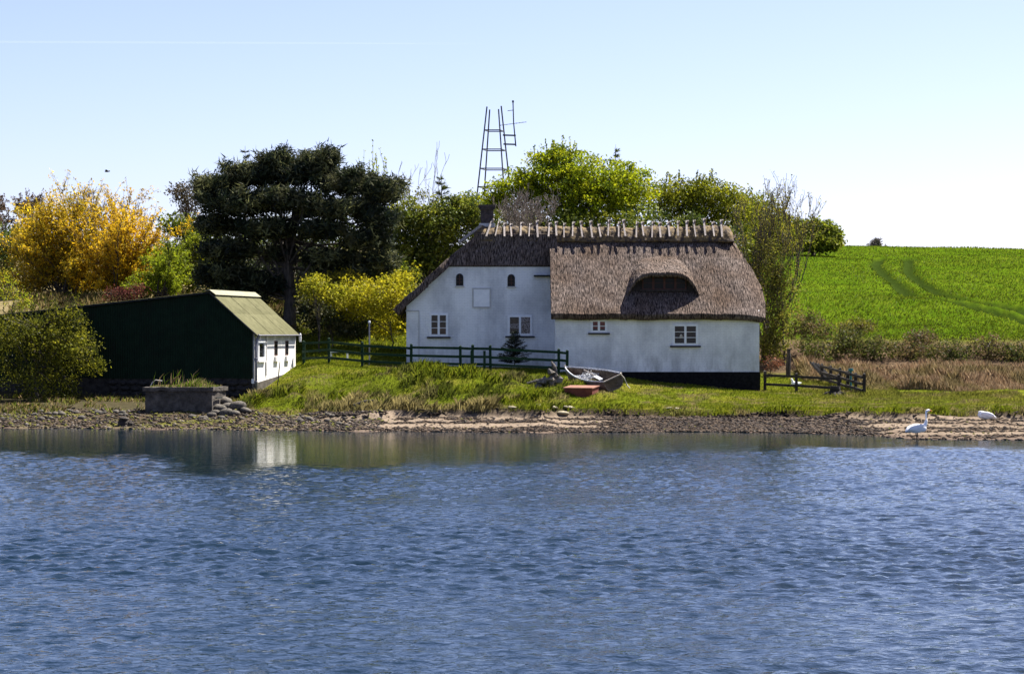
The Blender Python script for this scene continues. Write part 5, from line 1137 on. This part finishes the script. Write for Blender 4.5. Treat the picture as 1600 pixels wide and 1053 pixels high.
# tufts on the concrete block and along the shed foot
P = []; H = []
for k in range(1500):
    u, v = rng.uniform(-1.25, 1.3), rng.uniform(-.75, .75); p = Mc @ Vector((u, v, 1.44)); P.append(tuple(p)); H.append(.10+.28*max(0, 1-abs(u-.45)*1.6)+(.55 if rng.rand() < .03 and u < .3 else 0))
P = np.array(P); pal = np.where(rng.rand(len(P), 1) < .45, np.array([[.28, .21, .11]]), np.array([[.11, .17, .012]])); V, F, _ = blades(rng, P, np.array(H), .02, .5, pal)
tg = link('block_grass', npmesh('block_grass', V, F, False, paint(rng, len(P), pal)), M['grass']); tag(tg, 'tufts of grass and dry stalks on the concrete block', 'grass', None, 'stuff')
N = 7000; x = rng.uniform(-22, -10.6, N); y = rng.uniform(90.5, 97.2, N); n1 = fbm(x*.8, y*.8, 911, 3); ok = (n1 > .02) & ~in_shed(x, y) & ~((np.abs(x+13.25) < 1.6) & (np.abs(y-91) < 1.2)); x, y = x[ok], y[ok]
pal = np.array([(.10, .13, .014), (.16, .14, .03), (.26, .19, .10)])[rng.randint(0, 3, len(x))]; V, F, _ = blades(rng, np.stack([x, y, ground(x, y)], 1), .22, .025, .7, pal); stuff('shore_grass', 'scattered grass below the shed along the shore', V, F, paint(rng, len(x), pal), M['grass'])
# pebbles and wrack over the beach, one mass each
def scatter_mesh(P, S_, base_V, base_F, rng, col, tilt=.3):
    n, m_ = len(P), len(base_V); a = rng.rand(n)*6.283; c, s_ = np.cos(a), np.sin(a)
    B = base_V[None]*S_[:, None, :]; X_ = B[..., 0]*c[:, None]-B[..., 1]*s_[:, None]; Y_ = B[..., 0]*s_[:, None]+B[..., 1]*c[:, None]
    Z_ = B[..., 2]+X_*rng.normal(0, tilt, (n, 1)); V = np.stack([X_, Y_, Z_], -1)+P[:, None]
    return V.reshape(-1, 3), (base_F[None]+(np.arange(n)*m_)[:, None, None]).reshape(-1, base_F.shape[1]), np.repeat(col, m_, 0)
OV = np.array([(1, 0, 0), (.3, .95, 0), (-.8, .6, 0), (-.8, -.6, 0), (.3, -.95, 0), (.1, 0, .75), (-.1, .1, -.6)], float); OF = np.array([(i, (i+1) % 5, 5) for i in range(5)]+[((i+1) % 5, i, 6) for i in range(5)])
N = 11000; x = np.concatenate([rng.uniform(-22, -5, 7000), rng.uniform(-5, 21, N-7000)]); t = rng.rand(N); f_ = foot_y(x); sh_ = np.interp(x, [-20, -12.2, -8.5, -4, 1, 3.5, 7, 11.2, 13.8, 19], [86.3, 84.7, 84, 83, 82.2, 82.2, 82.8, 81.5, 77, 75]); y = lerp(sh_-.3, f_+.15, t)
sz = .022+.07*rng.rand(N)**3*np.where(x < -5, 1.2, .7); Sx = np.stack([sz*rng.uniform(.8, 1.5, N), sz, sz*rng.uniform(.5, .9, N)], 1)
pal = np.array([(.03, .024, .018), (.065, .052, .04), (.17, .145, .12), (.045, .033, .023), (.13, .13, .02)])[rng.choice(5, N, p=[.34, .28, .10, .14, .14])]
keep = (x < -5) | (rng.rand(N) < .5); V, F, C = scatter_mesh(np.stack([x, y, ground(x, y)+sz*.2], 1)[keep], Sx[keep], OV, OF, rng, pal[keep])
stuff('beach_pebbles', 'pebbles and small stones scattered over the beach', V, F, C, attrmat('pebble', .9, .3, 20))
N = 16000; x = rng.uniform(-8, 21, N); f_ = foot_y(x); sh_ = np.interp(x, [-8.5, -4, 1, 3.5, 7, 11.2, 13.8, 19], [84, 83, 82.2, 82.2, 82.8, 81.5, 77, 75]); t = rng.rand(N); y = lerp(sh_, f_+.1, t)
dens = sstep(-.05, .2, fbm(x*.35, y*1.6, 53, 4)+.2*fbm(x*2, y*2, 912, 2))+.9*sstep(2.6, 4.8, x)*sstep(13.6, 12.2, x)+.6*sstep(.35, .1, t)*(x < 5); ok = rng.rand(N) < dens*.8*np.where(x > 13.4, .55, 1); x, y = x[ok], y[ok]; n = len(x)
pal = np.array([(.035, .025, .02), (.06, .042, .03), (.10, .07, .045), (.02, .016, .014)])[rng.randint(0, 4, n)]
V, F, C = scatter_mesh(np.stack([x, y, ground(x, y)+.015], 1), np.stack([rng.uniform(.06, .22, n), rng.uniform(.03, .07, n), rng.uniform(.02, .06, n)], 1), OV, OF, rng, pal, .2)
stuff('beach_seaweed', 'dark dried seaweed strewn along the beach', V, F, C, attrmat('seaweed', .85, .3, 20))
# boulders one can tell apart
def rock(x, y, r, label, cat='stone', group=None, m_=None, name='boulder', lift=.25, flat=1.):
    o = bpy.data.objects.new(name, SM[rng.randint(0, 6)] if m_ is None else m_); COL.objects.link(o); o.location = (x, y, gz(x, y)+r*lift); o.scale = (r*rng.uniform(1, 1.35), r, r*flat); o.rotation_euler = (rng.normal(0, .1), rng.normal(0, .1), rng.uniform(0, 6.28)); tag(o, label, cat, group); return o
for bl, (px, py, D, r, lf) in zip(['topmost boulder', 'boulder touching the block', 'middle boulder', 'back right boulder', 'largest right hand boulder', 'low boulder at the block corner', 'low middle boulder', 'low right boulder', 'outermost right boulder', 'lowest left boulder', 'small front boulder', 'leftmost small boulder', 'second small boulder from the left'], ((350, 632, 91.2, .34, .9), (343, 643, 90.3, .30, .4), (357, 640, 90.6, .30, .5), (365, 634, 91.4, .26, .5), (372, 642, 90.4, .36, .5), (337, 648, 89.6, .22, .3), (352, 650, 89.4, .26, .3), (366, 651, 89.2, .22, .3), (384, 647, 90, .22, .3), (330, 652, 89.0, .2, .3), (345, 656, 88.3, .17, .3), (300, 655, 88.6, .15, .3), (318, 657, 88.3, .16, .3))):
    rock((px-800)*D/FPX, D, r, bl+' of the grey heap at the concrete block', 'stone', 'boulders beside the concrete block', lift=lf, flat=.95)
PS = [stone_mesh('stone', s_+40, .55) for s_ in range(4)]
for m_ in PS: m_.materials.append(M['pale_stone'])
for i, (px, py, r) in enumerate(((846, 638, .24), (862, 639.5, .25), (880, 642, .27), (889, 637, .21), (800, 638, .18), (765, 641, .15), (1058, 636, .14), (1045, 637, .13))):
    D = 87.75+(.35 if py < 638 else .0); rock((px-800)*D/FPX, D, r, ['leftmost of the four pale flat stones in the turf edge below the boat', 'second from the left of the pale flat stones below the boat', 'lowest and largest of the pale flat stones below the boat', 'rightmost of the four pale flat stones in the turf edge below the boat', 'small pale stone on the turf edge just left of the flat stones', 'small pale stone on the turf edge farthest left of the boat', 'right one of two small pale stones in front of the black plinth', 'left one of two small pale stones in front of the black plinth'][i], 'stone', 'pale stones in the turf edge' if i < 4 else 'small pale stones on the turf edge', PS[i % 4], lift=.12, flat=.6)
for k in range(44):
    x = rng.uniform(-20.5, -15.2) if k < 26 else rng.uniform(-11.5, -6.5); y = foot_y(np.array([x]))[0]-rng.uniform(.2, 3.2); r = rng.uniform(.07, .15)
    rock(x, y, r, 'fist to head sized stone lying loose on the stony beach %s' % ('left of the concrete block' if k < 26 else 'below the shed corner'), 'stone', 'stones on the beach left of the block' if k < 26 else 'stones on the beach below the shed corner')
# washed up timber
x, y = (575-800)*88.6/FPX, 88.6; z = gz(x, y); o = empty('driftwood', (x, y, z), 'dark waterlogged timbers washed up at the foot of the bank', 'driftwood')
for a, b, r_ in (((-.55, .1, .10), (.25, .2, .32), .10), ((-.2, -.3, .02), (.35, .15, .28), .07), ((-.1, .3, .25), (.4, .1, .12), .12)): MB().tube([np.array([x, y, z])+a, np.array([x, y, z])+lerp(np.array(a), np.array(b), .5)+[0, 0, .05], np.array([x, y, z])+b], [r_, r_*.9, r_*.6], 7).build('timber', M['brown_wood'], o)
rock(x-.02, y-.1, .16, 'pale round stone caught in the washed up timbers', m_=PS[0])
x, y = (193-800)*86.2/FPX, 86.2; z = gz(x, y); o = empty('mooring_stump', (x, y, z), 'dark stump of a rotted mooring post at the water edge', 'stump')
MB().tube([(x, y, z-.2), (x, y, z+.12), (x+.02, y, z+.30), (x+.03, y, z+.36)], [.24, .22, .20, .08], 8).build('post', M['brown_wood'], o); MB().tube([(x+.2, y, z-.1), (x+.26, y, z+.12), (x+.28, y, z+.2)], [.16, .13, .05], 7).build('splinter', M['brown_wood'], o)
x, y = (434-800)*98.6/FPX, 98.6; z = gz(x, y); tag(MB().tube([(x-.02, y, z-.15), (x+.05, y, z+.6), (x+.10, y, z+1.05)], [.03, .026, .02], 6).build('garden_stake', M['brown_wood'], None), 'thin dark stake leaning before the white shed wall', 'stake')
# vapour trail high in the sky
def contrail():
    m = bpy.data.materials.new('ice_vapour'); m.use_nodes = True; n = m.node_tree.nodes; l = m.node_tree.links; n.clear()
    t = n.new('ShaderNodeBsdfTransparent'); d = n.new('ShaderNodeBsdfTranslucent'); d.inputs[0].default_value = (.9, .9, .9, 1); mx = n.new('ShaderNodeMixShader'); mx.inputs[0].default_value = .018; o = n.new('ShaderNodeOutputMaterial')
    l.new(t.outputs[0], mx.inputs[1]); l.new(d.outputs[0], mx.inputs[2]); l.new(mx.outputs[0], o.inputs[0])
    pts = [at(px, 66+px*.004, 4200) for px in (-500, -100, 100, 300, 450, 600, 750)]
    c = MB().tube(pts, [2.2, 2.0, 1.9, 1.8, 1.5, 1.1, .2], 8).build('contrail', m, None, smooth=True); tag(c, 'faint thin white vapour trail high at the left of the sky', 'contrail')
contrail()
